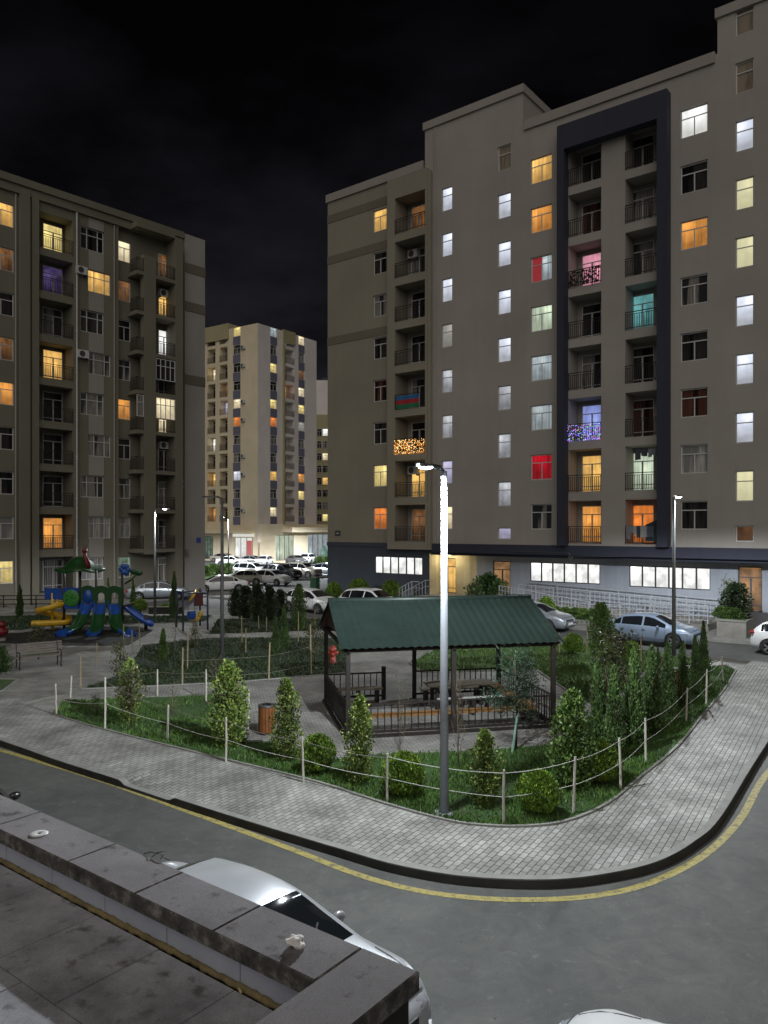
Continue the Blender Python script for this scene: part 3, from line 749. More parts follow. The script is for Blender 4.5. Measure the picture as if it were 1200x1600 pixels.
# bay with balconies
mb=MB(); BW0,BW1=s(617,.45),s(664,.45)
bops=[(BW0,BW1,f+.12,f+2.60,1.5) for f in FL[:8]]
skin(mb,xB0,xB1,3.95,29.35,bops,.45,0)
mb.poly([(xB0,-.45,3.95),(xB0,-.002,3.95),(xB0,-.002,29.35),(xB0,-.45,29.35)],0)
mb.poly([(xB1,-.002,3.95),(xB1,-.45,3.95),(xB1,-.45,29.35),(xB1,-.002,29.35)],0)
mb.poly([(xB0,-.45,29.35),(xB1,-.45,29.35),(xB1,-.002,29.35),(xB0,-.002,29.35)],0)
mb.poly([(xB0,-.45,3.95),(xB1,-.45,3.95),(xB1,1.05,3.95),(xB0,1.05,3.95)],0)
for f in FL[:8]:
    mb.poly([(BW0,1.05,f+.12),(BW1,1.05,f+.12),(BW1,1.05,f+2.6),(BW0,1.05,f+2.6)],1)
mb.box(xB1+.004,-.30,3.95,s(672,.3),-.002,29.2,0)
fr.build('balcony_bay',mb,[M['wall_olive'],M['wall_panel']])
# dark frame round the two balcony columns
mb=MB(); FD=.65
f0,f1=s(870,FD),s(880.5,FD); f2,f3=s(1026,FD),s(1042,FD)
zt=fr.z_(956,167.5,FD)
mb.box(f0,-FD,4.372,f1,-.002,zt-1.45); mb.box(f2,-FD,4.372,f3,-.002,zt-1.45); mb.box(f0,-FD,zt-1.45,f3,-.002,zt)
fr.build('balcony_frame',mb,M['wall_navy'])
# windows
def colwin(c,dz,states,style,floors,h1=None):
    for f,st in zip(floors,states):
        if st: window(fr,c[0]+.004,c[1]-.004,f+WZ0+dz+.004,f+(h1 or WZ1)+dz-.004,-rev+.04,style,st)
top=FL[7::-1]
colwin(colA,0,['warm','dark','grey','dark','redd','dark','yellow','orange'],'T2',top)
colwin(colC,0,['cool','cool','cool','greyw','dimcool','dimcool','lilac','cream'],'T1',top)
colwin(colD,1.45,['blind','cool','cool','cool','cool','dimcool','dimcool','dimcool'],'T1',top)
colwin(colE,0,['warm','amber','sheer','green','sheer','sheer','red','grey'],'T2',top)
colwin(colG,0,['white','dark','amber','grey','dark','redd','pale','dark'],'T2',top)
colwin(colH,1.45,['blind','blind','cool','ywhite','ywhite','cool','cool','cool','ywhite'],'T1',FL[8::-1],WZ1+.05)
window(fr,colD[0]+.004,colD[1]-.004,FL[0]+.324,FL[0]+1.046,-rev+.04,'P','lilac')
window(fr,colH[0]+.004,colH[1]-.004,FL[0]+.324,FL[0]+1.146,-rev+.04,'P','dimwarm')
# the red drawn curtain in the third window of column E
mb=MB()
for k in range(9):
    xa=colE[0]+.07+k*.072; mb.poly([(xa,rev-.035-.006*(k%2),FL[5]+WZ0+.06),(xa+.072,rev-.035-.006*((k+1)%2),FL[5]+WZ0+.06),(xa+.072,rev-.035-.006*((k+1)%2),FL[5]+WZ1-.06),(xa,rev-.035-.006*(k%2),FL[5]+WZ1-.06)])
fr.build('curtain',mb,emis('red_curtain_glow',(.42,.006,.02),.55))
# loggias
def loggia(a,states,wpx,d0,floors,depth,rd):
    for f,st in zip(floors,states):
        x0,x1=s(wpx[0],d0-depth),s(wpx[1],d0-depth)
        x1=min(x1,a[1]-.05)
        window(fr,x0,x1,f+.16,f+2.36,d0-depth+.05,'D3',st,name='balcony_door')
        fr.put('balcony_railing',railing_mesh(a[1]-a[0]-.01,1.0),a[0]+.005,d0+rd,f+.13)
loggia(LG1,['dark','redd','pink','dark','grey','blue','warm','amber'],(910,941),0,top,LD,.03)
loggia(LG2,['dark','grey','grey','teal','dark','redd','green','orange'],(985,1023),0,top,LD,.03)
loggia((BW0,BW1),['dimwarm','grey','dark','dark','grey','dark','warm','dimwarm'],(644,668),.45,top,1.5,.02)
# air conditioners inside the bay balconies
for k,f in enumerate(FL[:8]):
    if k in (1,6): fr.put('air_conditioner',AC,BW0+.25,-1.0,f+1.75)
# --- ground floor
GD=1.7           # depth of the recessed ground floor behind the upper wall
mb=MB()
pL,pR=s(512),s(661)
stp=(s(585.5),s(661)-.06)
wz=(2.2,3.42)
skin(mb,pL,pR+.55,0,4.36,[(stp[0],stp[1],wz[0],wz[1],.14)],.02,0)
mb.poly([(pL,-.02,0),(pL,-.02,4.36),(pL,0.0,4.36),(pL,0.0,0)],0)
mb.poly([(pR+.55,-.02,0),(pR+.55,GD,0),(pR+.55,GD,4.36),(pR+.55,-.02,4.36)],2)
mb.box(pL-.03,-.06,4.1,pR+.5,-.022,4.365,0)
# recessed wall
e1=(s(683,-GD),s(712.5,-GD)); e2=(s(770,-GD),s(797.5,-GD)); e3=(s(1153,-GD),s(1191,-GD))
w1=(s(828,-GD),s(937.5,-GD)); w2=(s(983,-GD),s(1110,-GD))
PZ=.95
gops=[(e1[0],e1[1],PZ,3.35,.25),(e2[0],e2[1],PZ,3.25,.2),(e3[0],e3[1],PZ,3.35,.2),(w1[0],w1[1],2.02,3.25,.14),(w2[0],w2[1],1.98,3.22,.14)]
skin(mb,pR+.56,s(745,-GD),0,4.2,[g for g in gops if g[0]<s(745,-GD)],-GD,2)
skin(mb,s(745,-GD),xR,0,4.2,[g for g in gops if g[0]>s(745,-GD)],-GD,1)
# soffit and stepped fascia band
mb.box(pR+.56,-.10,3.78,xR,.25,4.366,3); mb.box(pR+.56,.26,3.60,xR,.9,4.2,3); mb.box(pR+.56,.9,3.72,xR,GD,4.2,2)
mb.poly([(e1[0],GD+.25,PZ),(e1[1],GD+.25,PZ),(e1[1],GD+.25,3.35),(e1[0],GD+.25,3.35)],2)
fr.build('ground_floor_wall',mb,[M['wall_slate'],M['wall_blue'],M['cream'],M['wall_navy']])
window(fr,stp[0]+.004,stp[1]-.004,wz[0]+.004,wz[1]-.004,-.08,'S6','strip','pvc_dark','shop_window')
window(fr,w1[0]+.004,w1[1]-.004,2.024,3.246,-GD-.08,'S6','strip','pvc_dark','shop_window')
window(fr,w2[0]+.004,w2[1]-.004,1.984,3.216,-GD-.08,'S6','strip','pvc_dark','shop_window')
window(fr,e1[0]+.004,e1[1]-.004,PZ+.004,3.346,-GD-.1,'D3','warm','pvc_dark','entrance_door')
window(fr,e2[0]+.004,e2[1]-.004,PZ+.004,3.246,-GD-.1,'D3','door','pvc_dark','entrance_door')
window(fr,e3[0]+.004,e3[1]-.004,PZ+.004,3.346,-GD-.1,'D3','door','pvc_dark','entrance_door')
# lamp in the ceiling of the entrance porch
mb=MB(); mb.lathe([(0,-.05),(.14,-.05),(.16,0),(0,0)],14,(s(700,-.9),.95,3.59)); o=fr.build('ceiling_lamp',mb,emis('porch_lamp',(1,.85,.5),9))
pl_=bpy.data.lights.new('porch_light','POINT'); pl_.energy=60; pl_.color=(1,.84,.55); pl_.shadow_soft_size=.12
po=bpy.data.objects.new('porch_light',pl_); po.location=fr.loc(s(700,-.9),-.95,3.42); link(po,rb)
# platform, steps and ramp
mb=MB()
q0,q1=s(668),s(806)
mb.box(q0,-1.7,.131,q1,GD-.01,PZ-.01)
for k in range(5): mb.box(q0-.34*(k+1)+.001,-1.7,.131,q0-.34*k,-.05,PZ-.01-.16*(k+1))
ra0,ra1,rb1=q1,s(968),s(1118)
def ramp_slab(mb,x0,x1,y0,y1,z0,z1):
    mb.poly([(x0,y0,.131),(x1,y0,.131),(x1,y0,z1),(x0,y0,z0)]); mb.poly([(x0,y0,z0),(x1,y0,z1),(x1,y1,z1),(x0,y1,z0)]); mb.poly([(x1,y0,.131),(x1,y1,.131),(x1,y1,z1),(x1,y0,z1)])
    mb.poly([(x0,y1,.131),(x0,y1,z0),(x1,y1,z1),(x1,y1,.131)])
ramp_slab(mb,q1+.002,rb1,0.2,GD-.01,PZ-.01,.50)
ramp_slab(mb,s(930),rb1,-1.3,.19,.14,.48)
fr.build('entrance_platform',mb,M['conc'])
def ramp_rail(x0,x1,y,z0,z1,n,h=.95):
    mb=MB()
    for hh in (h,h*.72,h*.45,h*.2): mb.tube([(x0,y,z0+hh),(x1,y,z1+hh)],.028 if hh==h else .02,6)
    for k in range(n+1):
        t=k/n; x=x0+(x1-x0)*t; z=z0+(z1-z0)*t
        if k%4==0: mb.box(x-.03,y-.025,z,x+.03,y+.025,z+h)
        else: mb.box(x-.012,y-.012,z+.1,x+.012,y+.012,z+h*.95)
    return fr.build('ramp_railing',mb,M['steel'])
ramp_rail(s(797),s(935),-1.35,.95,.30,28)
ramp_rail(q1+.1,rb1,.16,PZ,.52,40)
ramp_rail(s(935),rb1,-1.42,.16,.50,28)
ramp_rail(q1+.1,rb1,1.5,PZ+.05,.56,24)
mb=MB()
for y in (-1.66,-.1):
    pts=[(q0-.34*5-.2,y,.13+.9),(q0-.1,y,PZ+.95),(q0+.5,y,PZ+.95)]
    mb.tube(pts,.03,6); mb.tube([(p[0],p[1],p[2]-.4) for p in pts],.022,6)
    for k in range(8):
        t=k/7; x=pts[0][0]+(pts[1][0]-pts[0][0])*t; z=pts[0][2]+(pts[1][2]-pts[0][2])*t
        mb.box(x-.02,y-.02,z-.92,x+.02,y+.02,z)
fr.build('stair_railing',mb,M['steel'])
# rainwater pipe beside the bay and a cable run under the fascia
mb=MB(); xx=s(681); mb.tube([(xx,-.08,4.4),(xx,-.08,32.0)],.05,8)
for k in range(9): mb.box(xx-.07,-.09,5.6+3*k,xx+.07,-.001,5.66+3*k)
fr.build('rainwater_pipe',mb,M['wall_grey'])
mb=MB(); mb.tube([(s(800),-.12,3.95),(s(890),-.12,3.93),(s(893),-.12,3.7)],.03,6); mb.tube([(s(893),-.12,3.72),(s(1060),-.12,3.86)],.018,6)
mb.box(s(889),-.16,3.5,s(897),-.102,3.75); fr.build('cable_run',mb,M['pvc_dark'])
# house number plate
mb=MB(); mb.box(s(524),-.04,fr.z_(527,837),s(532),-.002,fr.z_(527,829),0); mb.box(s(526),-.046,fr.z_(527,834.4),s(530),-.041,fr.z_(527,832),1)
fr.build('address_plate',mb,[M['pvc_dark'],M['steel']])
# flag, fairy lights and laundry on the balconies
f=FL[3]
mb=MB()
for k in range(3):
    z1=f+1.02-k*.29
    for j in range(8):
        xa=BW0+.15+j*.24; xb=xa+.24
        ya=-.51-.02*math.sin(j*1.7); yb=-.51-.02*math.sin((j+1)*1.7)
        mb.poly([(xa,ya,z1-.29),(xb,yb,z1-.29),(xb,yb,z1),(xa,ya,z1)],k)
o=fr.build('flag',mb,[pmat('flag_blue',(.02,.13,.33)),pmat('flag_red',(.40,.02,.03)),pmat('flag_green',(.02,.16,.08))]); o.parent=None; o.location=fr.O.copy()
tag(o,'blue red and green striped flag hung over a balcony railing','flag')
def fairy(name,a0,a1,y,z0,z1,n,cols,label,seed):
    r=random.Random(seed); mb=MB()
    for k in range(n):
        x=a0+(a1-a0)*r.random(); z=z1-(z1-z0)*r.random()
        q=.022+.014*r.random(); yy=y-.02*r.random(); mi=r.randrange(len(cols))
        for p in (((q,0,0),(0,0,q),(0,-q,0)),((-q,0,0),(0,-q,0),(0,0,q)),((q,0,0),(0,-q,0),(0,0,-q)),((-q,0,0),(0,0,-q),(0,-q,0))):
            mb.poly([(x+v[0],yy+v[1],z+v[2]) for v in p],mi)
    for k in range(14):
        x=a0+(a1-a0)*k/13; mb.box(x-.004,y+.008,z0,x+.004,y+.014,z1,len(cols))
    o=fr.build(name,mb,cols+[M['black']]); o.parent=None; o.location=fr.O.copy(); tag(o,label,'fairy lights')
fairy('fairy_lights',BW0,BW1,-.53,FL[2]+.05,FL[2]+1.02,330,[emis('bulb_gold',(1,.46,.08),2.0),emis('bulb_amber',(1,.26,.03),1.5),emis('bulb_white',(1,.72,.3),2.6)],'curtain of golden fairy lights over a balcony railing',3)
fairy('fairy_lights',LG1[0],LG1[1],-.09,FL[2]+.12,FL[2]+1.08,230,[emis('bulb_blue',(.10,.12,1),1.8),emis('bulb_ice',(.5,.6,1),1.6),emis('bulb_green',(.06,.8,.12),1.0),emis('bulb_violet',(.5,.18,1),1.5),emis('bulb_pink',(1,.15,.4),1.0)],'blue green and violet fairy lights on a balcony railing below dark balconies',4)
def laundry(x0,x1,y,z,items,label,seed):
    r=random.Random(seed); mb=MB(); x=x0
    mb.tube([(x0,y,z),(x1,y,z-.03)],.008,5,0)
    while x<x1-.15:
        wd=r.uniform(.18,.4); L=r.uniform(.3,.75); mi=r.randrange(items)
        n=4
        for k in range(n):
            xa=x+wd*k/n; xb=x+wd*(k+1)/n
            mb.poly([(xa,y+.02*math.sin(xa*20),z-L-.03*math.sin(xa*9)),(xb,y+.02*math.sin(xb*20),z-L-.03*math.sin(xb*9)),(xb,y,z),(xa,y,z)],mi)
        x+=wd*r.uniform(.85,1.15)
    o=fr.build('laundry',mb,[pmat('cloth_a',(.05,.06,.08)),pmat('cloth_b',(.22,.24,.28)),pmat('cloth_c',(.10,.11,.15)),pmat('cloth_d',(.4,.4,.42))]); o.parent=None; o.location=fr.O.copy()
    tag(o,label,'laundry')
laundry(LG2[0]+.5,LG2[1]-.05,.15,FL[1]+2.45,4,'dark laundry hanging in the bright green-white balcony',5)
laundry(LG2[0]+.1,LG2[1]-.05,-.12,FL[0]+1.15,4,'washing draped over the railing of the lowest right balcony',8)
o=fr.put('blanket',None) if False else None
mb=MB()
for k in range(10):
    xa=LG2[0]+1.15+k*.09; xb=xa+.09
    za=1.55-.45*math.sin(math.pi*(k)/20.)
    mb.poly([(xa,-.07,FL[0]+.3),(xb,-.07,FL[0]+.3),(xb,-.07,FL[0]+1.2+.04*(k+1)),(xa,-.07,FL[0]+1.2+.04*k)])
o=fr.build('blanket',mb,[pmat('blanket_teal',(.02,.04,.05))]); o.parent=None; o.location=fr.O.copy(); tag(o,'dark blanket hung across the right half of the orange lit balcony','blanket')
# a flower-pot still life and carpet: dark rug over railing
mb=MB()
r_=random.Random(9)
for k in range(120):
    x=LG1[0]+r_.random()*(LG1[1]-LG1[0]-.1); z=FL[5]+.2+r_.random()*.85; q=r_.uniform(.05,.10)
    mb.poly([(x-q,-.09,z),(x,-.10,z-q),(x+q,-.09,z),(x,-.11,z+q)])
mb.box(LG1[0]+.03,-.105,FL[5]+.6,LG1[1]-.05,-.095,FL[5]+.62)
o=fr.build('balcony_plants',mb,[pmat('dark_ivy',(.012,.016,.01))]); o.parent=None; o.location=fr.O.copy(); tag(o,'dark climbing greenery over the railing of the pink lit balcony','plant')

# =================================================================== LEFT BUILDING
lb = empty('apartment_block', (-20.0,57.5,0), label='olive nine-storey apartment block with stacked balconies behind the playground', cat='building')
fl = Fac(lb,(0,80.2,0),(.662,.75,0))
s2=fl.s_
LF=[.75+3*k for k in range(9)]; LT=27.75; ltop=LF[::-1]
TOPZ=29.0
mb=MB()
x0=s2(-90); x1=s2(183)
c0=(s2(-18),s2(22)); L1=(s2(61.5),s2(114)); 
c2a=(s2(126),s2(162.5)); c2b=(s2(137.5),s2(173)); c3=(s2(185,-.35),s2(204.5,-.35))
ops=[(c0[0],c0[1],f+.9,f+2.45,rev) for f in LF]
c2=[]
for k,f in enumerate(LF):
    a=c2a if (8-k)%2==0 else c2b
    c2.append(a); ops.append((a[0],a[1],f+.88,f+2.48,rev))
for k,f in enumerate(LF): ops.append((L1[0],L1[1],f+.14,f+2.62,1.35))
skin(mb,x0,x1,0,TOPZ,ops,0,0)
for f in LF: mb.poly([(L1[0],1.35,f+.14),(L1[1],1.35,f+.14),(L1[1],1.35,f+2.62),(L1[0],1.35,f+2.62)],0)
# set-back right part with the narrow windows
x3=s2(286)
o3=[(c3[0],c3[1],f+.88,f+2.45,rev) for f in LF]
skin(mb,x1,x3,0,TOPZ-.2,o3,-.35,0)
mb.poly([(x1,0,0),(x1,.35,0),(x1,.35,TOPZ),(x1,0,TOPZ)],0)
# body
xe=s2(317.5)
mb.poly([(x0,0,TOPZ),(xe,0,TOPZ-.01),(xe,14,TOPZ-.01),(x0,14,TOPZ)],0)
mb.poly([(xe,0,0),(xe,14,0),(xe,14,TOPZ),(xe,0,TOPZ)],0); mb.poly([(xe,14,0),(x0,14,0),(x0,14,TOPZ),(xe,14,TOPZ)],0)
fl.build('wall',mb,[M['wall_left']])
# pilasters and pale panels
mb=MB()
for (a,b,d) in ((29,44,.32),(48,59,.22),(116,122,.10)):
    mb.box(s2(a),-d,0,s2(b),-.001,TOPZ-.6)
mb.box(s2(181.5),-.1,0,s2(184),-.001,TOPZ-.6)
fl.build('pilaster',mb,M['wall_left'])
mb=MB()
pa,pb=s2(138.5),s2(162)
zc=0.1
for k,f in enumerate(LF):
    mb=MB(); mb.box(pa,-.03,zc,pb,-.001,f+.86); zc=f+2.5; fl.build('wall_panel',mb,M['wall_panel'])
mb=MB(); mb.box(pa,-.03,zc,pb,-.001,TOPZ-1.0)
fl.build('wall_panel',mb,M['wall_panel'])
# rainwater pipes and cables
for px_,d_ in ((118.5,.16),(178,.06),(24,.07)):
    mb=MB(); xx=s2(px_); mb.tube([(xx,-d_,0.2),(xx,-d_,TOPZ-1.0)],.055,8)
    for k in range(9): mb.box(xx-.075,-d_-.01,1.5+3*k,xx+.075,-.001,1.56+3*k)
    fl.build('rainwater_pipe',mb,M['pvc'] if px_>100 and px_<150 else M['wall_panel'])
# cornice
mb=MB(); mb.box(x0,-.34,TOPZ-.38,s2(284),.4,TOPZ+.12); mb.box(x0,-.2,TOPZ-.95,s2(275),-.001,TOPZ-.39); fl.build('roof_parapet',mb,M['wall_left'])
# end wall
mb=MB()
mb.box(x3+.01,-.25,0,xe,0.0-.002,TOPZ+.06,0)
for z in (26.0,22.9,17.0): mb.box(x3+.02,-.30,z,xe+.01,-.252,z+.75,1)
fl.build('end_wall',mb,[M['wall_end'],M['wall_olive_dark']])
# balcony bay
mb=MB(); BD=1.0
b0,b1=s2(214,BD),s2(274,BD); p0,p1=s2(225,BD),s2(243.5,BD)
for f in LF[1:]:
    mb.box(b0,-BD,f-.22,b1,.349,f+.05)
mb.box(p0,-BD-.02,3.4,p1,-BD+.5,LF[8]+1.35)
mb.box(b1+.002,-BD-.04,0,s2(285.5,BD),.349,TOPZ-.8)
mb.box(b0,-BD,TOPZ-.9,b1,.349,TOPZ-.5)
fl.build('balcony_bay',mb,M['wall_left'])
st0=['warm','dimwarm','dark','dimwarm','amber','dark','dark','pale','yellow']
stL=['yellow','violet','grey','warm','dark','dark','dark','amber','grey']
st2=['dark','warm','dark','grey','grey','grey','grey','pale','pale']
st3=['cream','dimwarm','dark','grey','amber','dark','grey','pale','tree']
st4=['dimwarm','warm','white','dark','cream','dark','grey','grey','grey']
for k,f in enumerate(ltop):
    window(fl,c0[0]+.004,c0[1]-.004,f+.904,f+2.446,-rev+.04,'T2',st0[k])
    a=c2[8-k]
    window(fl,a[0]+.004,a[1]-.004,f+.884,f+2.476,-rev+.04,'T3',st2[k])
    window(fl,c3[0]+.004,c3[1]-.004,f+.884,f+2.446,-.35-rev+.04,'T2',st3[k])
    xa,xb=s2(66,-1.35),s2(97,-1.35)
    window(fl,max(xa,L1[0]+.05),xb,f+.18,f+2.4,-1.30,'D3',stL[k],name='balcony_door')
    if k<8: fl.put('balcony_railing',railing_mesh(L1[1]-L1[0]-.01,1.0),L1[0]+.005,.03,f+.14)
    window(fl,s2(247,-.3),s2(264,-.3),f+.12,f+2.3,-.30,'D3',st4[k],name='balcony_door')
    if k<8:
        fl.put('balcony_railing',railing_mesh(b1-p1-.01,1.0),p1+.005,BD-.04,f+.05)
        fl.put('balcony_railing',railing_mesh(p0-b0-.01,1.0),b0+.005,BD-.04,f+.05)
        o=fl.put('balcony_railing',railing_mesh(BD-.08,1.0),b0+.03,BD-.06,f+.05); o.rotation_euler=(0,0,fl.rz+math.pi/2)
# warm corner of the window with a hanging lamp, glazed balcony
f=LF[4]; window(fl,p1+.01,b1-.01,f+1.06,f+2.7,BD-.04,'G','cream',name='balcony_glazing')
window(fl,b0+.01,p0-.01,f+1.06,f+2.7,BD-.04,'T1','grey',name='balcony_glazing')
f=LF[5]; window(fl,p1+.01,b1-.01,f+1.06,f+2.7,BD-.04,'G','dark',name='balcony_glazing')
# ground-floor security grille
f=LF[0]; fl.put('window_grille',railing_mesh(L1[1]-L1[0]-.01,2.4,.16,'iron',.02),L1[0]+.005,.03,f+.14)
for (px,k) in ((119,5),(278,2),(117,7),(250,7),(250,3)):
    fl.put('air_conditioner',AC,s2(px),.02 if px<200 else -.28,LF[k]+1.9)
mb=MB(); mb.box(s2(304),-.30,fl.z_(306,848,.25),s2(310.5),-.252,fl.z_(306,840,.25)); fl.build('address_plate',mb,pmat('plate_blue',(.05,.09,.42)))
mb=MB(); mb.box(s2(286.5),-.42,fl.z_(288,870,.25),s2(290.5),-.252,fl.z_(288,858,.25)); fl.build('meter_box',mb,M['conc'])

# =================================================================== MIDDLE BUILDING
mbld = empty('apartment_block', (-19.9,121,0), label='tall cream apartment tower beyond the car park, seen on its corner', cat='building')
fR = Fac(mbld,(-19.9,121,0),(.57,.822,0))       # right face, runs away to the right
fLq = Fac(mbld,(-19.9,121,0),(.822,-.57,0))     # left face: s is negative to the left
TZ=37.7; MF=[6.3+2.9*k for k in range(11)][:11]
def face(fc, x0,x1, cols, mat, ztop):
    mb=MB(); ops=[]
    for c in cols:
        for k,f in enumerate(MF):
            if c[2]=='w': ops.append((c[0],c[1],f+.95,f+2.45,.15))
            else: ops.append((c[0],c[1],f+.15,f+2.55,1.2))
    skin(mb,x0,x1,0,ztop,ops,0,0)
    for c in cols:
        if c[2]!='w':
            for f in MF: mb.poly([(c[0],1.2,f+.15),(c[1],1.2,f+.15),(c[1],1.2,f+2.55),(c[0],1.2,f+2.55)],0)
    return mb
sr=fR.s_; sl_=fLq.s_
rW=sr(494.5)
colsR=[(sr(422.5),sr(432.5),'w'),(sr(444),sr(459.5),'b'),(sr(466.5),sr(475.5),'w')]
mb=face(fR,0,rW,colsR,'mid_cool',TZ)
mb.poly([(0,0,TZ),(rW,0,TZ),(rW,26,TZ),(0,26,TZ)]); mb.poly([(rW,0,0),(rW,26,0),(rW,26,TZ),(rW,0,TZ)])
fR.build('wall',mb,[M['mid_cool']])
lW=sl_(290)
colsL=[(sl_(324.5),sl_(336.5),'b'),(sl_(343.5),sl_(355.5),'b'),(sl_(364.5),sl_(375.5),'w')]
mb=face(fLq,lW,0,colsL,'mid_warm',TZ); 
fLq.build('wall',mb,[M['mid_warm']])
mb=MB(); mb.box(lW,-.25,TZ-1.6,sl_(358),2.0,TZ+.9); fLq.build('roof_parapet',mb,M['mid_olive'])
mb=MB(); mb.box(sr(441),-.28,MF[0]-.4,sr(444)-.01,-.001,TZ+.2); mb.box(sr(444)-.008,-.28,TZ-1.9,sr(460),-.001,TZ+.2)
fR.build('pilaster',mb,M['mid_olive'])
for fc_,c in ((fR,colsR[0]),(fR,colsR[2]),(fLq,colsL[2])):
    mb=MB(); mb.box(-.03,-.03,-.4,c[1]-c[0]+.03,-.001,.93); me_=mb.mesh('wall_panel',M['mid_slate'])
    for f in MF: fc_.put('wall_panel',me_,c[0],0,f)
mst={ 'R0':['sheer','grey','yellow','dark','yellow','orange','grey','grey','warm','grey','cream'],
 'R1':['sheer','dark','dark','amber','grey','dark','grey','grey','dark','dark','grey'],
 'R2':['cream','grey','dimwarm','cream','yellow','greyw','grey','grey','amber','yellow','grey'],
 'L0':['dark','dark','cream','dark','dark','dark','white','dark','warm','redd','amber'],
 'L1':['sheer','grey','dark','dimwarm','lilac','dark','dark','dark','dark','dark','dark'],
 'L2':['yellow','grey','dark','dark','cream','orange','grey','grey','cool','grey','grey']}
for fc,cols,pre in ((fR,colsR,'R'),(fLq,colsL,'L')):
    for i,c in enumerate(cols):
        for st,f in zip(mst[pre+str(i)],MF[::-1]):
            if c[2]=='w': window(fc,c[0]+.004,c[1]-.004,f+.954,f+2.446,-.1,'T2',st)
            else:
                wd=c[1]-c[0]
                window(fc,c[0]+.1,c[0]+wd*.72,f+.18,f+2.35,-1.15,'D3',st,name='balcony_door')
                fc.put('balcony_railing',railing_mesh(wd-.01,1.0,.2,'iron',.04),c[0]+.005,.03,f+.15)
for k in range(0,11,1):
    if k%3!=1: fLq.put('air_conditioner',AC,sl_(378),.02,MF[k]+1.6)
# shop podium with canopy
pod0=sr(405); 
mb=MB()
PX0,PX1=.5,30.0
shopR=[(sr(430.5,5),sr(459,5),0.4,4.3,.15),(sr(481,5),sr(513,5),0.4,4.4,.15)]
skin(mb,PX0,PX1,0,6.0,shopR,5.0,0)
mb.poly([(PX0,-5,6),(PX1,-5,6),(PX1,0,6),(PX0,0,6)]); mb.poly([(PX0,0,0),(PX0,-5,0),(PX0,-5,6),(PX0,0,6)])
mb.box(PX0-.5,-7.2,4.75,PX1,-5.002,5.15); mb.box(PX0-.5,-7.25,5.152,PX1,-7.0,5.5)
fR.build('shop_podium',mb,[M['mid_warm']])
window(fR,shopR[0][0]+.01,shopR[0][1]-.01,.41,4.29,4.9,'S4','green','pvc_dark','shop_window')
window(fR,shopR[1][0]+.01,shopR[1][1]-.01,.41,4.39,4.9,'S4','sheer','pvc_dark','shop_window')
mb=MB(); mb.box(lW,-1.8,4.55,-1.2,-.001,5.0); fLq.build('canopy',mb,M['mid_warm'])
window(fLq,sl_(321),sl_(333),.3,4.0,.06,'S3','tree','pvc_dark','shop_window')
window(fLq,sl_(368),sl_(395),.3,3.9,.06,'S3','white','pvc_dark','shop_window')
mb=MB(); mb.box(sl_(386,.2),-.2,.6,sl_(393,.2),-.12,3.4,0); mb.box(sl_(364,.2),-.3,4.0,sl_(396,.2),-.05,4.45,1); fLq.build('shop_sign',mb,[emis('shop_red',(.8,.06,.05),.5),emis('shop_sign_white',(.9,.9,.82),.7)])

# far buildings to the right of the tower
fb = empty('apartment_block',(-13.5,170,0),label='distant slim cream block behind the tall tower',cat='building')
ff=Fac(fb,(-14.9,170,0),(1,.05,0))
mb=MB(); mb.box(-1.5,0,0,2.4,10,ff.z_(500,594)); ff.build('wall',mb,M['mid_cool'])
mb=MB(); mb.box(-1.5,-.3,0,13,-.01,ff.z_(500,648)); ff.build('front_wall',mb,M['mid_olive'])
for i,px in enumerate((499,511)):
    for k in range(8):
        st=('dark','dark','dark')[k%3] if i==0 else ('white','grey','cream','dark','warm','dark','grey','yellow')[k]
        zz=ff.z_(px,676+k*19)
        w_=.5 if i==0 else 1.0
        window(ff,ff.s_(px)-w_,ff.s_(px)+w_,zz-.8,zz+.8,.34,'T2',st)
fb2 = empty('apartment_block',(-18,230,0),label='unlit dark high-rise at the gap beside the big grey block',cat='building')
f2=Fac(fb2,(-18.6,230,0),(1,0,0))
mb=MB(); mb.box(0,0,0,12,12,f2.z_(510,590)); f2.build('wall',mb,M['wall_slate'])
for k in range(9):
    for j in range(3): window(f2,1.0+j*1.6,2.0+j*1.6,6+k*4,7.6+k*4,.04,'T2','dark')
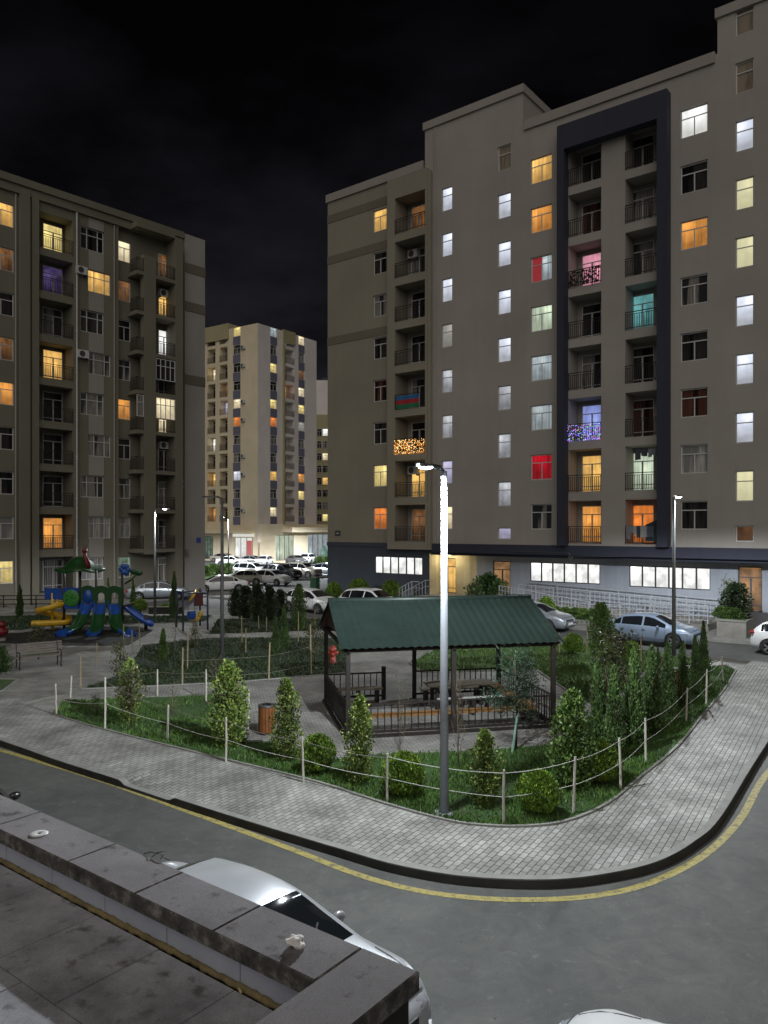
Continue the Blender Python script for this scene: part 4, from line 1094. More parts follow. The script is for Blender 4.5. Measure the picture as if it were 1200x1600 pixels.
# ------------------------------------------------------------------ street lamps
def street_lamp(base, top, ang, label, watts, lit=True, r=.085, mat='galv', spot=2.9):
    t = empty('street_lamp', base, 0, label, 'street lamp')
    h = top - base.z
    mb = MB(); mb.tube([(0,0,0),(0,0,h*.35),(0,0,h)], [r*1.0, r*.9, r*.62], 14); mb.build('pole', M[mat], t, True)
    mb = MB(); mb.box(-.16,-.16,0,.16,.16,.025)
    for sx in (-1,1):
        for sy in (-1,1): mb.tube([(sx*.12,sy*.12,.02),(sx*.12,sy*.12,.045)], .01, 6)
    mb.build('base_plate', M[mat], t)
    dx, dy = math.cos(ang), math.sin(ang)
    mb = MB(); mb.tube([(0,0,h-.03),(dx*.08,dy*.08,h+.02),(dx*.22,dy*.22,h+.05)], .035, 8); mb.build('arm', M['galv_dark'], t, True)
    # flat luminaire head
    mb = MB(); X = Vector((dx,dy,0)); Yv = Vector((-dy,dx,0)); o = Vector((0,0,h+.05))
    prof = [(.16,.05),(.28,.10),(.62,.13),(.80,.09),(.84,.04)]
    for i in range(len(prof)-1):
        (a,wa),(b,wb) = prof[i],prof[i+1]
        for sgn,zz in ((1,.04),(-1,-.015)):
            q = [o+X*a-Yv*wa+Vector((0,0,zz)), o+X*b-Yv*wb+Vector((0,0,zz)), o+X*b+Yv*wb+Vector((0,0,zz)), o+X*a+Yv*wa+Vector((0,0,zz))]
            mb.poly(q if sgn>0 else q[::-1])
        for sg in (-1,1):
            q = [o+X*a+Yv*wa*sg+Vector((0,0,-.015)), o+X*b+Yv*wb*sg+Vector((0,0,-.015)), o+X*b+Yv*wb*sg+Vector((0,0,.04)), o+X*a+Yv*wa*sg+Vector((0,0,.04))]
            mb.poly(q)
    hd = mb.build('lamp_head', M['galv_dark'], t)
    mb = MB(); c = o+X*.60
    mb.ball((c.x,c.y,c.z-.012),.115,14,8,0,(1.15,1.15,.38) if lit else (1,1,.2))
    mb.build('lens', M['lamp_white'] if lit else M['pvc'], hd)
    if lit:
        l = bpy.data.lights.new('lamp_light','SPOT'); l.energy = watts; l.color = (.90,.96,1.0); l.shadow_soft_size = .07
        l.spot_size = math.radians(168); l.spot_blend = .35
        l.use_nodes = True; nt = l.node_tree; em = nt.nodes['Emission']   # road-lamp optics: throws more light sideways than straight down
        tcx = nt.nodes.new('ShaderNodeTexCoord'); sx_ = nt.nodes.new('ShaderNodeSeparateXYZ'); nt.links.new(tcx.outputs['Normal'], sx_.inputs[0])
        ab = N(nt.nodes,'ShaderNodeMath',operation='ABSOLUTE'); nt.links.new(sx_.outputs['Z'], ab.inputs[0])
        mxx = N(nt.nodes,'ShaderNodeMath',operation='MAXIMUM'); nt.links.new(ab.outputs[0], mxx.inputs[0]); mxx.inputs[1].default_value = .40
        pw = N(nt.nodes,'ShaderNodeMath',operation='POWER'); nt.links.new(mxx.outputs[0], pw.inputs[0]); pw.inputs[1].default_value = -1.9
        nt.links.new(pw.outputs[0], em.inputs['Strength'])
        lo = bpy.data.objects.new('lamp_light', l); lo.location = (c.x,c.y,c.z-.08); link(lo, t)
    return t
street_lamp(G(694,1271,KH), 6.45, math.atan2(-.79,-.61), 'tall pale grey street lamp, brightly lit, standing in the front lawn before the shelter', P1W)
street_lamp(Vector((11.85,31.4,KH)), 6.65, math.atan2(.787,.617), 'lit street lamp by the silver parked car, behind the dark hedge', P2W, mat='galv_dark')
street_lamp(G(347,1030,KH), 6.6, math.radians(170), 'unlit grey street lamp in the left lawn beyond the bushes', 0, False, mat='galv_dark')
street_lamp(G(242,963,.1), 6.5, math.radians(0), 'lit street lamp in front of the olive apartment block behind the playground', P5W, mat='galv_dark')
street_lamp(Vector((-16.2,80.0,0)), 6.5, math.radians(175), 'distant lit street lamp among the cars of the car park', P4W, r=.07, mat='galv_dark')
# unseen lamps added to brighten the tower, hidden behind the big buildings
street_lamp(Vector((-6.0,108,0)), 7.5, math.radians(130), 'unseen lamp added near the shop canopy to brighten the tall tower', P6W, r=.07, mat='galv_dark')
street_lamp(Vector((-29.5,104,0)), 7.5, math.radians(45), 'unseen lamp added at the far left of the car park to brighten the tower', P6W, r=.07, mat='galv_dark')

# ------------------------------------------------------------------ shelter in the garden
M['tile'] = pmat('green_metal_tiles', (.014,.025,.021), (.020,.034,.029), 1.2, .45, metal=.1, spec=.5)
M['timber_dark'] = pmat('dark_brown_timber', (.012,.009,.008), (.022,.016,.013), 6, .6, .2)
M['soffit'] = pmat('red_brown_boards', (.07,.025,.018), (.05,.02,.015), 5, .6, .2)
M['bench_wood'] = pmat('orange_bench_wood', (.30,.15,.045), (.20,.10,.03), 5, .5, .1)
M['table_wood'] = pmat('weathered_table', (.30,.26,.20), (.2,.17,.13), 5, .6, .15)
M['table_pale'] = pmat('pale_bench_top', (.55,.55,.52), (.42,.42,.39), 5, .6, .1)
GA = math.radians(12); L,D_ = 5.5,4.1
gz0 = KH+.012
gz = empty('garden_shelter', (-.9,19.2,gz0), GA, 'open garden shelter with green tiled pitched roof and dark brown railings', 'shelter')
EZ,RZ = 2.33,3.22
def roof_slope(sign):
    mb = MB(); nx,ny = 150,24; ov=.22; y0 = -ov if sign>0 else D_+ov; yr = D_/2
    zs = EZ-.12
    for j in range(ny+1):
        for i in range(nx+1):
            t=j/ny; x=-.22+(L+.44)*i/nx; y=y0+(yr-y0)*t; z=zs+(RZ-zs)*t
            step = .028*(1-((t*9)%1.0)) if j<ny else 0
            mb.v.append((x,y,z+.035*abs(math.sin(math.pi*x/.21))+step))
    for j in range(ny):
        for i in range(nx):
            a=j*(nx+1)+i; q=(a,a+1,a+nx+2,a+nx+1); mb.f.append(q if sign>0 else q[::-1]); mb.m.append(0)
    return mb
rf = roof_slope(1).build('roof', M['tile'], gz, True)
roof_slope(-1).build('roof', M['tile'], gz, True)
mb=MB(); mb.tube([(-.22,D_/2,RZ+.03),(L+.22,D_/2,RZ+.03)],.075,10); mb.build('ridge_cap',M['tile'],gz,True)
mb=MB()
for sg in (1,-1):
    y0 = -.1 if sg>0 else D_+.1
    mb.poly([(-.18,y0,EZ-.13),(L+.18,y0,EZ-.13),(L+.18,D_/2,RZ-.07),(-.18,D_/2,RZ-.07)])
for x in (-.04,L+.04):
    mb.poly([(x,.25,EZ+.08),(x,D_-.25,EZ+.08),(x,D_/2,RZ-.08)])
mb.build('ceiling',M['soffit'],gz)
mb=MB()
for x in (0,L/2,L):
    for y in (0,D_): mb.box(x-.055,y-.055,0,x+.055,y+.055,EZ-.02)
for i,(x,y) in enumerate([(x,y) for x in (0,L/2,L) for y in (0,D_)]):
    m2=MB(); m2.box(x-.055,y-.055,0,x+.055,y+.055,EZ-.19); m2.build('post',M['timber_dark'],gz)
mb=MB()
for y in (0,D_): mb.box(-.1,y-.045,EZ-.19,L+.1,y+.045,EZ-.09)
for x in (0,L/2,L): mb.bar((x,-.12,EZ-.17),(x,D_/2,RZ-.13),.07,.08); mb.bar((x,D_+.12,EZ-.17),(x,D_/2,RZ-.13),.07,.08); mb.box(x-.04,.05,EZ-.18,x+.04,D_-.05,EZ-.1)
mb.build('roof_beam',M['timber_dark'],gz)
def rail(x0,y0,x1,y1,h=.82):
    mb=MB(); a=Vector((x0,y0,0)); b=Vector((x1,y1,0)); n=max(2,int((b-a).length/.17))
    mb.bar(a+Vector((0,0,h)),b+Vector((0,0,h)),.06,.04); mb.bar(a+Vector((0,0,.12)),b+Vector((0,0,.12)),.05,.06)
    for k in range(1,n):
        p=a.lerp(b,k/n); mb.box(p.x-.013,p.y-.013,.15,p.x+.013,p.y+.013,h-.02)
    return mb.build('railing',M['timber_dark'],gz)
e=.06
rail(e,0,L/2-e,0); rail(L/2+e,0,L-e,0); rail(0,e,0,D_-e); rail(L,e,L,D_-e); rail(e,D_,1.75,D_); rail(L/2+e,D_,L-e,D_)
mb=MB(); mb.box(1.72,D_-.06,0,1.84,D_+.06,1.0); mb.build('gate_post',M['timber_dark'],gz)
mb=MB()
for (a,b,c,d) in ((-.1,-.1,L+.1,-.02),(-.1,-.02,-.02,D_+.1),(L+.02,-.02,L+.1,D_+.1)): mb.box(a,b,-.02,c,d,.07)
mb.build('plinth',M['timber_dark'],gz)
def gl(x,y,z=0): 
    c,s_=math.cos(GA),math.sin(GA); return Vector((-.9+x*c-y*s_,19.2+x*s_+y*c,gz0+z))
def wood_bench(x,y,Lx,rz,label,mat,h=.45,wd=.38):
    t=empty('wooden_bench',gl(x,y),GA+rz,label,'bench')
    mb=MB()
    for k in range(3): mb.box(0,-wd/2+k*wd/3+.008,h-.04,Lx,-wd/2+(k+1)*wd/3-.008,h)
    mb.build('seat',M[mat],t)
    for xx in (.15,Lx/2,Lx-.15):
        mb=MB(); mb.box(xx-.04,-wd/2+.03,0,xx+.04,wd/2-.03,h-.042); mb.build('leg',M['timber_dark'],t)
    return t
wood_bench(.35,.42,4.8,0,'long orange wooden bench along the front railing inside the shelter','bench_wood')
wood_bench(L-.38,.75,3.0,math.pi/2,'orange wooden bench along the right railing inside the shelter','bench_wood')
wood_bench(.2,D_-.35,1.45,0,'short brown bench by the back left railing of the shelter','table_wood')
wood_bench(2.85,1.75,1.95,0,'pale topped bench in front of the table in the shelter','table_pale',.46,.34)
wood_bench(2.75,3.3,1.9,0,'grey bench behind the table in the shelter','table_wood')
t=empty('picnic_table',gl(2.7,2.5),GA,'weathered wooden table under the shelter roof','table')
mb=MB()
for k in range(5): mb.box(0,-.38+k*.152+.006,.71,2.0,-.38+(k+1)*.152-.006,.75)
mb.build('tabletop',M['table_wood'],t)
for xx in (.25,1.75):
    mb=MB(); mb.box(xx-.05,-.32,0,xx+.05,-.22,.708); mb.box(xx-.05,.22,0,xx+.05,.32,.708); mb.box(xx-.04,-.218,.6,xx+.04,.218,.7); mb.build('leg',M['timber_dark'],t)

# ------------------------------------------------------------------ litter bin, hydrant, park bench
M['bin_wood']=pmat('reddish_bin_slats',(.24,.09,.025),(.16,.055,.018),6,.55,.1)
t=empty('litter_bin',G(417,1146,KH+.012),.2,'reddish wooden slatted litter bin with dark lid','litter bin')
mb=MB()
for k in range(16):
    a=2*math.pi*k/16; c=Vector((math.cos(a)*.20,math.sin(a)*.20,0)); tv=Vector((-math.sin(a),math.cos(a),0))
    p=[c+tv*-.034,c+tv*.034]; q=[v*1.08 for v in p]
    mb.poly([p[0]+Vector((0,0,.06)),p[1]+Vector((0,0,.06)),p[1]+Vector((0,0,.72)),p[0]+Vector((0,0,.72))][::1]); mb.poly([q[0]+Vector((0,0,.06)),q[1]+Vector((0,0,.06)),q[1]+Vector((0,0,.72)),q[0]+Vector((0,0,.72))])
    mb.poly([p[0]+Vector((0,0,.06)),q[0]+Vector((0,0,.06)),q[0]+Vector((0,0,.72)),p[0]+Vector((0,0,.72))]); mb.poly([p[1]+Vector((0,0,.06)),q[1]+Vector((0,0,.06)),q[1]+Vector((0,0,.72)),p[1]+Vector((0,0,.72))])
mb.build('slats',M['bin_wood'],t)
mb=MB(); mb.lathe([(.0,.02),(.18,.02),(.19,.05),(.185,.70)],20); mb.build('liner',M['pvc_dark'],t,True)
mb=MB(); mb.lathe([(.225,.70),(.23,.735),(.17,.75),(.12,.745)],20); mb.build('lid',M['pvc_dark'],t,True)
M['red']=pmat('red_paint',(.30,.035,.02),(.22,.03,.02),5,.45)
t=empty('fire_hydrant',G(520,1037,KH),0,'small red hydrant at the left back corner of the shelter','hydrant')
mb=MB(); mb.lathe([(.17,0),(.17,.05),(.11,.07),(.11,.5),(.15,.52),(.15,.56),(.12,.62),(.06,.70),(0,.72)],14); mb.build('body',M['red'],t,True)
mb=MB(); mb.tube([(-.22,0,.42),(.22,0,.42)],.06,10); mb.tube([(0,-.2,.38),(0,.1,.38)],.07,10); mb.build('outlet',M['red'],t,True)
M['bench_slat']=pmat('dark_bench_slats',(.22,.19,.17),(.15,.13,.115),5,.55,.1)
bb=G(40,1046,KH); t=empty('park_bench',G(26,1049,KH),math.radians(38),'slatted park bench with black scrolled iron ends, left of the path','bench')
mb=MB()
for k in range(5): mb.box(-.05,.08+k*.085,.43,1.75,.15+k*.085,.46)
mb.build('seat',M['bench_slat'],t)
mb=MB()
for k in range(5): mb.bar((-.05,.53+k*.028,.54+k*.085),(1.75,.53+k*.028,.54+k*.085),.025,.07)
mb.build('backrest',M['bench_slat'],t)
for xx in (.12,1.58):
    mb=MB()
    mb.tube([(xx,.02,0),(xx,.10,.12),(xx,.04,.28),(xx,.08,.42),(xx,.5,.42),(xx,.56,.62),(xx,.66,.95)],.022,8)
    mb.tube([(xx,.62,0),(xx,.54,.16),(xx,.58,.3),(xx,.5,.42)],.022,8)
    mb.tube([(xx,.06,.42),(xx,.02,.55),(xx,.10,.64),(xx,.3,.62),(xx,.56,.62)],.02,8)
    mb.build('iron_end',M['iron'],t,True)

# ------------------------------------------------------------------ rope fence stakes and ropes
M['stake']=pmat('pale_stake_wood',(.50,.48,.43),(.36,.34,.29),9,.8,.2)
M['stake_far']=pmat('yellow_stake_wood',(.30,.26,.15),(.2,.17,.10),9,.8,.2)
M['rope']=pmat('white_rope',(.60,.60,.58),(.45,.44,.42),30,.8)
M['rope_far']=pmat('grey_rope',(.2,.19,.16),(.15,.14,.12),30,.8)
ORD=['first','second','third','fourth','fifth','sixth','seventh','eighth','ninth','tenth','eleventh','twelfth','thirteenth','fourteenth','fifteenth','sixteenth']
def stake(bx,by,ty,label,grp,mat='stake',r=.026,lean=0.0):
    b=G(bx,by,KH); h=(by-ty)/1200*b.y
    rr=random.Random(int(bx*7+by)); mb=MB()
    lx=lean or rr.uniform(-.04,.04); ly=rr.uniform(-.04,.04)
    mb.tube([(0,0,-.05),(lx*.5+rr.uniform(-.008,.008),ly*.5,h*.5),(lx,ly,h)],[r*1.05,r,r*.9],7)
    o=mb.build('stake',M[mat],None,False,b); tag(o,label,'stake',grp)
    return b+Vector((lx,ly,h)), b
front_st=[(88,1116,1068),(164,1140,1058),(261,1158,1101),(353,1190,1121),(474,1222,1151),(605,1253,1177),(787,1288,1203),(896,1270,1183),(970,1233,1153),(1009,1192,1122),(1072,1127,1075),(1103,1103,1046),(1130,1066,1026)]
tops=[]
for i,(x,y,ty) in enumerate(front_st):
    place='left' if i<7 else 'right'
    lab=f"pale wooden stake, {ORD[i]} from the left along the pavement edge of the front lawn"
    tops.append(stake(x,y,ty,lab,'rope fence stakes round the front lawn'))
def rope(pts,label,mat='rope',r=.0085,sag=.06):
    mb=MB(); P_=[]
    for a,b in zip(pts[:-1],pts[1:]):
        L_=(b-a).length; sg=sag*L_/2.5
        for k in range(10):
            t_=k/10; p=a.lerp(b,t_); p.z-=4*sg*t_*(1-t_); P_.append(p)
    P_.append(pts[-1]); mb.tube(P_,r,6)
    tag(mb.build('rope',M[mat],None,True),label,'rope')
rope([t_.lerp(b,.06) for t_,b in tops[5:]]+[], 'upper white rope strung between the front lawn stakes on the right','rope',.0055,.07)
rope([t_.lerp(b,.5) for t_,b in tops],'lower white rope running along all the front lawn stakes','rope',.0055,.05)
rope([t_.lerp(b,.08) for t_,b in tops[:6]],'thin upper cord between the front lawn stakes on the left','rope_far',.006,.08)
back_st=[(110,1090,1056),(246,1088,1046),(322,1096,1046),(388,1140,1078)]
bt=[]
for i,(x,y,ty) in enumerate(back_st):
    bt.append(stake(x,y,ty,f"pale stake, {ORD[i]} from the left along the inner edge of the front lawn",'stakes along the inner edge of the front lawn'))
rope([t_.lerp(b,.1) for t_,b in bt[:3]],'thin cord between the stakes on the inner edge of the front lawn','rope_far',.006,.05)
mid_st=[(126,1076,1024),(150,1042,1005),(285,1070,1012),(293,1045,986),(420,1063,1004),(486,1053,976)]
mt=[]
for i,(x,y,ty) in enumerate(mid_st):
    mt.append(stake(x,y,ty,f"thin yellowish stake, {ORD[i]} from the left in the lawn left of the shelter",'stakes in the left lawn','stake_far',.028))
rope([mt[2][0].lerp(mt[2][1],.35),mt[4][0].lerp(mt[4][1],.35),mt[5][0].lerp(mt[5][1],.45),G(540,1050,.85)],'upper thin cord across the lawn left of the shelter','rope_far',.006,.02)
rope([mt[2][0].lerp(mt[2][1],.8),mt[4][0].lerp(mt[4][1],.8),mt[5][0].lerp(mt[5][1],.8),G(540,1050,.35)],'lower thin cord across the lawn left of the shelter','rope_far',.006,.02)
far_st=[(193,1018,975),(207,1020,984),(219,1010,972),(308,1008,965),(378,1004,962),(384,1020,982),(405,985,962),(416,987,964),(466,1003,955),(492,975,952),(507,975,954)]
for i,(x,y,ty) in enumerate(far_st):
    stake(x,y,ty,f"slim sapling stake, {ORD[i]} from the left in the farther lawns beside the playground",'stakes in the farther lawns','stake_far',.026)
rt_st=[(874,1024,988),(917,1020,985),(1002,1035,992),(1017,1040,1015),(1045,1030,1010),(1070,1040,1003)]
for i,(x,y,ty) in enumerate(rt_st):
    stake(x,y,ty,f"thin stake, {ORD[i]} from the left along the street edge of the right lawn",'stakes along the street edge of the right lawn','stake_far',.028)
M['green_stake']=pmat('pale_green_stake',(.22,.36,.28),(.17,.28,.22),9,.7)
stake(800,1176,1118,'pale green leaning stake holding the young pine by the shelter',None,'green_stake',.03,lean=.13)

# ------------------------------------------------------------------ cars
M['glass']=pmat('car_glass',(.008,.010,.012),(.012,.014,.016),2,.04,spec=.8)
M['tyre']=pmat('tyre',(.012,.012,.012),(.02,.02,.02),9,.8)
M['rim']=pmat('alloy_rim',(.42,.43,.45),(.3,.31,.33),9,.3,metal=.7)
M['chrome']=pmat('chrome',(.5,.5,.52),(.45,.45,.47),4,.2,metal=.9)
M['headlight']=pmat('headlight_glass',(.55,.58,.62),(.35,.38,.42),9,.1,metal=.3,coat=1.0)
M['taillight']=pmat('taillight_red',(.35,.01,.015),(.25,.01,.012),9,.15,coat=1.0)
M['plate']=pmat('number_plate',(.7,.7,.7),(.6,.6,.6),9,.5)
PAINT={'white':paint_mat('paint_white',(.74,.75,.76)),'pearl':paint_mat('paint_pearl',(.46,.48,.51),.25,.32),'silver':paint_mat('paint_silver',(.42,.46,.52),.6,.3),'blue_silver':paint_mat('paint_blue_silver',(.34,.43,.58),.45,.3),
 'black':paint_mat('paint_black',(.012,.012,.014)),'dark':paint_mat('paint_dark_grey',(.06,.06,.068),.4),'grey':paint_mat('paint_grey',(.24,.24,.25),.5),'beige':paint_mat('paint_beige',(.42,.39,.33),.4)}
SPEC={
 'sedan':dict(L=4.6,W=.90,top=[(-2.3,.60),(-2.26,.84),(-2.12,.94),(-1.62,.99),(-1.45,1.12),(-.92,1.38),(-.3,1.455),(.2,1.45),(.55,1.38),(1.28,1.02),(1.55,.955),(1.95,.86),(2.2,.72),(2.3,.52)],cowl=1.28,rf=.52,rr=-.86,rb=-1.58,belt=.90,sg=(-1.30,1.06),bp=(-.02,.07),cp=-.98,wh=(-1.36,1.40),r=.33),
 'suv':dict(L=4.45,W=.92,top=[(-2.22,.65),(-2.2,1.0),(-2.1,1.16),(-1.9,1.44),(-1.65,1.60),(-.8,1.68),(.0,1.67),(.4,1.60),(1.08,1.18),(1.35,1.10),(1.85,1.00),(2.12,.84),(2.22,.56)],cowl=1.08,rf=.40,rr=-1.68,rb=-2.12,belt=1.02,sg=(-1.88,.94),bp=(-.12,-.04),cp=-1.18,wh=(-1.34,1.36),r=.36),
 'hatch':dict(L=4.0,W=.86,top=[(-2.0,.62),(-1.98,.92),(-1.86,1.08),(-1.55,1.36),(-1.25,1.46),(-.5,1.52),(.05,1.5),(.4,1.42),(1.1,1.03),(1.35,.97),(1.7,.87),(1.92,.72),(2.0,.52)],cowl=1.1,rf=.40,rr=-1.28,rb=-1.84,belt=.93,sg=(-1.55,.92),bp=(-.2,-.12),cp=-1.1,wh=(-1.25,1.27),r=.32),
}
def interp(tab,x):
    if x<=tab[0][0]: return tab[0][1]
    for (a,b),(c,d) in zip(tab[:-1],tab[1:]):
        if x<=c: return b+(d-b)*(x-a)/(c-a)
    return tab[-1][1]
_carm={}
def car_meshes(kind):
    if kind in _carm: return _carm[kind]
    sp=SPEC[kind]; L2=sp['L']/2; tab=sp['top']
    def top(x):
        tot=0
        for k in range(-4,5): tot+=interp(tab,max(-L2,min(L2,x+k*.035)))
        return tot/9 if abs(x)<L2-.1 else interp(tab,x)
    xs=set()
    n=96
    for i in range(n+1): xs.add(round(-L2+2*L2*i/n,4))
    for k in ('cowl','rf','rr','rb','cp'): xs.add(sp[k])
    xs.add(sp['bp'][0]); xs.add(sp['bp'][1]); xs.add(sp['sg'][0]); xs.add(sp['sg'][1])
    xs=sorted(xs)
    secs=[]; R_=sp['r']+.055
    for x in xs:
        e=abs(x)/L2; W=sp['W']*(1-.20*e**7-.035*e**2)
        if x>L2-.25: W*=1-.10*((x-L2+.25)/.25)**2
        if x<-L2+.2: W*=1-.06*((-x-L2+.2)/.2)**2
        zt=top(x); belt=min(sp['belt']+.045*(-x/L2), zt-.035); hgt=max(0,zt-belt)
        wt=W-.035-min(.30,hgt*.52)-(.02 if hgt<.1 else 0)
        edge=min(.075,hgt*.5)
        P=[(0,zt),(wt*.5,zt-.008-.01*min(1,hgt)),(wt*.86,zt-.03*min(1,hgt*3)-.006),(wt,zt-edge)]
        a=Vector(P[3]); b=Vector((W-.02,belt))
        P+=[tuple(a.lerp(b,.10)),tuple(a.lerp(b,.92)),tuple(b)]
        zl=.22 if abs(x)<L2-.12 else .22+.10*(abs(x)-L2+.12)/.12
        z7=min(.70,belt-.05); z8=min(.46,z7-.05); z9=zl+.03
        arch=0
        for wx in sp['wh']:
            dx=abs(x-wx)
            if dx<R_: arch=max(arch,sp['r']+math.sqrt(R_*R_-dx*dx))
        q9=max(z9,arch); q8=max(z8,q9+.02 if arch else z8); q7=max(z7,q8+.02); 
        if q7>belt-.01: q7=belt-.01
        P+=[(W+.004,q7),(W-.002+(.012 if arch else 0),q8),(W-.03+(.035 if arch else 0),q9),(W-.20,max(zl,arch)),(0,max(zl,min(arch,.5)) if arch else zl)]
        secs.append(P)
    nj=len(secs[0]); full=[]
    for x,P in zip(xs,secs):
        ring=[(x,y,z) for (y,z) in P]+[(x,-y,z) for (y,z) in P[-2:0:-1]]
        full.append(ring)
    m=len(full[0]); parts={'body':MB(),'windscreen':MB(),'rear_window':MB(),'side_window':MB(),'side_window2':MB()}
    for q in parts.values(): q.map={}
    def add(part,i,k):
        mbx=parts[part]; key=(i,k%m)
        if key not in mbx.map: mbx.map[key]=len(mbx.v); mbx.v.append(full[i][k%m])
        return mbx.map[key]
    for i in range(len(xs)-1):
        xm=(xs[i]+xs[i+1])/2; zt=(secs[i][0][1]+secs[i+1][0][1])/2; hb=zt-(secs[i][6][1]+secs[i+1][6][1])/2
        for k in range(m):
            j=k if k<nj-1 else m-1-k       # strip index mirrored
            part='body'
            if j in (0,1) or (j==2 and False):
                if sp['rf']+.02<xm<sp['cowl']-.02: part='windscreen'
                elif sp['rb']+.04<xm<sp['rr']-.02: part='rear_window'
            if j==4 and sp['sg'][0]<xm<sp['sg'][1] and hb>.10 and not (sp['bp'][0]<xm<sp['bp'][1]) and abs(xm-sp['cp'])>.035:
                part='side_window' if k<nj-1 else 'side_window2'
            a=(add(part,i,k),add(part,i+1,k),add(part,i+1,k+1),add(part,i,k+1))
            parts[part].f.append(a[::-1]); parts[part].m.append(0)
    for i in (0,len(xs)-1):
        idx=[add('body',i,k) for k in range(m)]
        parts['body'].f.append(tuple(idx if i==0 else idx[::-1])); parts['body'].m.append(0)
    wm=MB(); r=sp['r']
    wm.lathe([(r*.66,-.10),(r*.93,-.105),(r,-.075),(r,.075),(r*.93,.10),(r*.66,.10)],28,(0,0,0),0,'y')
    rm=MB(); rm.lathe([(r*.67,-.098),(r*.64,-.07),(r*.60,-.03)],24,(0,0,0),0,'y'); rm.lathe([(.0,-.075),(r*.16,-.075),(r*.18,-.05)],12,(0,0,0),0,'y')
    for k in range(5):
        a=2*math.pi*k/5
        for da in (-.13,.13):
            rm.bar((math.cos(a)*r*.1,-.06,math.sin(a)*r*.1),(math.cos(a+da)*r*.65,-.075,math.sin(a+da)*r*.65),.045,.03,0,(0,1,0))
    rm.lathe([(0,-.02),(r*.64,-.02)],20,(0,0,0),1,'y')
    parts['xs']=xs; parts['secs']=secs
    _carm[kind]=(parts,wm.mesh('tyre',M['tyre'],True),rm.mesh('rim',[M['rim'],M['black']]),top)
    return _carm[kind]
_car={}
def car_proto(kind,color):
    key=(kind,color)
    if key in _car:
        return copy_tree(_car[key])
    parts,tm,rmm,top=car_meshes(kind); sp=SPEC[kind]; L2=sp['L']/2; W=sp['W']
    root=empty('parked_car')
    for nme in ('body','windscreen','rear_window','side_window','side_window2'):
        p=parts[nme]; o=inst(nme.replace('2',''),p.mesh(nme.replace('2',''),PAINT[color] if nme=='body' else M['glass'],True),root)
    r=sp['r']
    for wx in sp['wh']:
        for sg in (-1,1):
            wl=inst('wheel',tm,root,(wx,sg*(W-.10),r)); wl.rotation_euler=(0,0,0 if sg<0 else math.pi)
            inst('rim',rmm,wl)
    zf=top(L2-.25)
    for sg in (-1,1):
        mb=MB(); mb.ball((0,0,0),1,14,8,0,(.26,.16,.075)); o=mb.build('headlight',M['headlight'],root,True,(L2-.28,sg*(W*.72),zf-.13)); o.rotation_euler=(0,.10,-sg*.62)
        mb=MB(); mb.ball((0,0,0),1,12,8,0,(.12,.17,.10)); o=mb.build('taillight',M['taillight'],root,True,(-L2+.10,sg*(W*.74),.72 if kind=='sedan' else .92)); o.rotation_euler=(0,0,sg*.35)
        mb=MB(); mb.ball((0,0,0),1,12,8,0,(.065,.11,.07)); mb.box(-.02,-.14*sg-.02,-.05,.03,-.02*sg,-.01)
        mb.build('wing_mirror',PAINT[color],root,True,(sp['cowl']-.52,sg*(W+.07),sp['belt']+.03))
        for hx in (.45,-.55):
            mb=MB(); mb.box(-.09,-.012,-.014,.09,.012,.014); mb.build('door_handle',M['chrome'],root,False,(hx-.35,sg*(W+.012),sp['belt']-.14))
    for yy in (-.50,-.02):
        wq=MB(); wq.bar((sp['cowl']-.03,yy,top(sp['cowl']-.03)+.012),(sp['cowl']-.30,yy+.40,top(sp['cowl']-.30)+.012),.018,.012); wq.build('wiper',M['black'],root)
    # shut lines of doors and bonnet
    mb=MB()
    def sec(x):
        k=min(range(len(parts['xs'])),key=lambda i:abs(parts['xs'][i]-x)); return parts['xs'][k],parts['secs'][k]
    for sx_ in ((sp['bp'][0]+sp['bp'][1])/2,sp['cowl']-.22,sp['cp']-.02):
        for sg in (-1,1):
            x,P=sec(sx_); pts=[(x,sg*(P[j][0]+.003),P[j][1]) for j in (6,7,8,9)]
            for a,b in zip(pts[:-1],pts[1:]): mb.bar(a,b,.012,.006)
            mb.build('shut_line',M['black'],root); mb=MB()
    for sg in (-1,1):
        pts=[]
        for i,x in enumerate(parts['xs']):
            if sp['cowl']+.02<x<L2-.16 and i%4==0:
                P=parts['secs'][i]; q=Vector(P[2]).lerp(Vector(P[3]),.6); pts.append((x,sg*q.x,q.y+.002))
        for a,b in zip(pts[:-1],pts[1:]): mb.bar(a,b,.014,.006)
        mb.build('shut_line',M['black'],root); mb=MB()
    x,P=sec(L2-.17); pts=[(x,-P[3][0],P[3][1]+.002),(x,-P[2][0],P[2][1]+.002),(x,0,P[0][1]+.002),(x,P[2][0],P[2][1]+.002),(x,P[3][0],P[3][1]+.002)]
    for a,b in zip(pts[:-1],pts[1:]): mb.bar(a,b,.014,.006)
    mb.build('shut_line',M['black'],root)
    mb=MB(); mb.box(-.03,-.42,-.06,.012,.42,.05); mb.build('grille',M['black'],root,False,(L2-.045,0,.60))
    mb=MB(); mb.box(-.03,-.55,-.05,.02,.55,.05); mb.build('air_intake',M['black'],root,False,(L2-.03,0,.34))
    mb=MB(); mb.box(-.02,-.26,-.055,.012,.26,.055); mb.build('number_plate',M['plate'],root,False,(L2-.008,0,.45))
    mb=MB(); mb.box(-.012,-.26,-.055,.02,.26,.055); mb.build('number_plate',M['plate'],root,False,(-L2+.01,0,.62))
    mb=MB(); mb.bar((-.3,0,.02),(.3,0,.02),.03,.03) if False else None
    _car[key]=root
    return root
def car(kind,color,pos,rz,label,group='parked cars'):
    o=car_proto(kind,color); o.location=pos; o.rotation_euler=(0,0,rz); o.scale=(1,1,1)
    tag(o,label,'car',group); return o
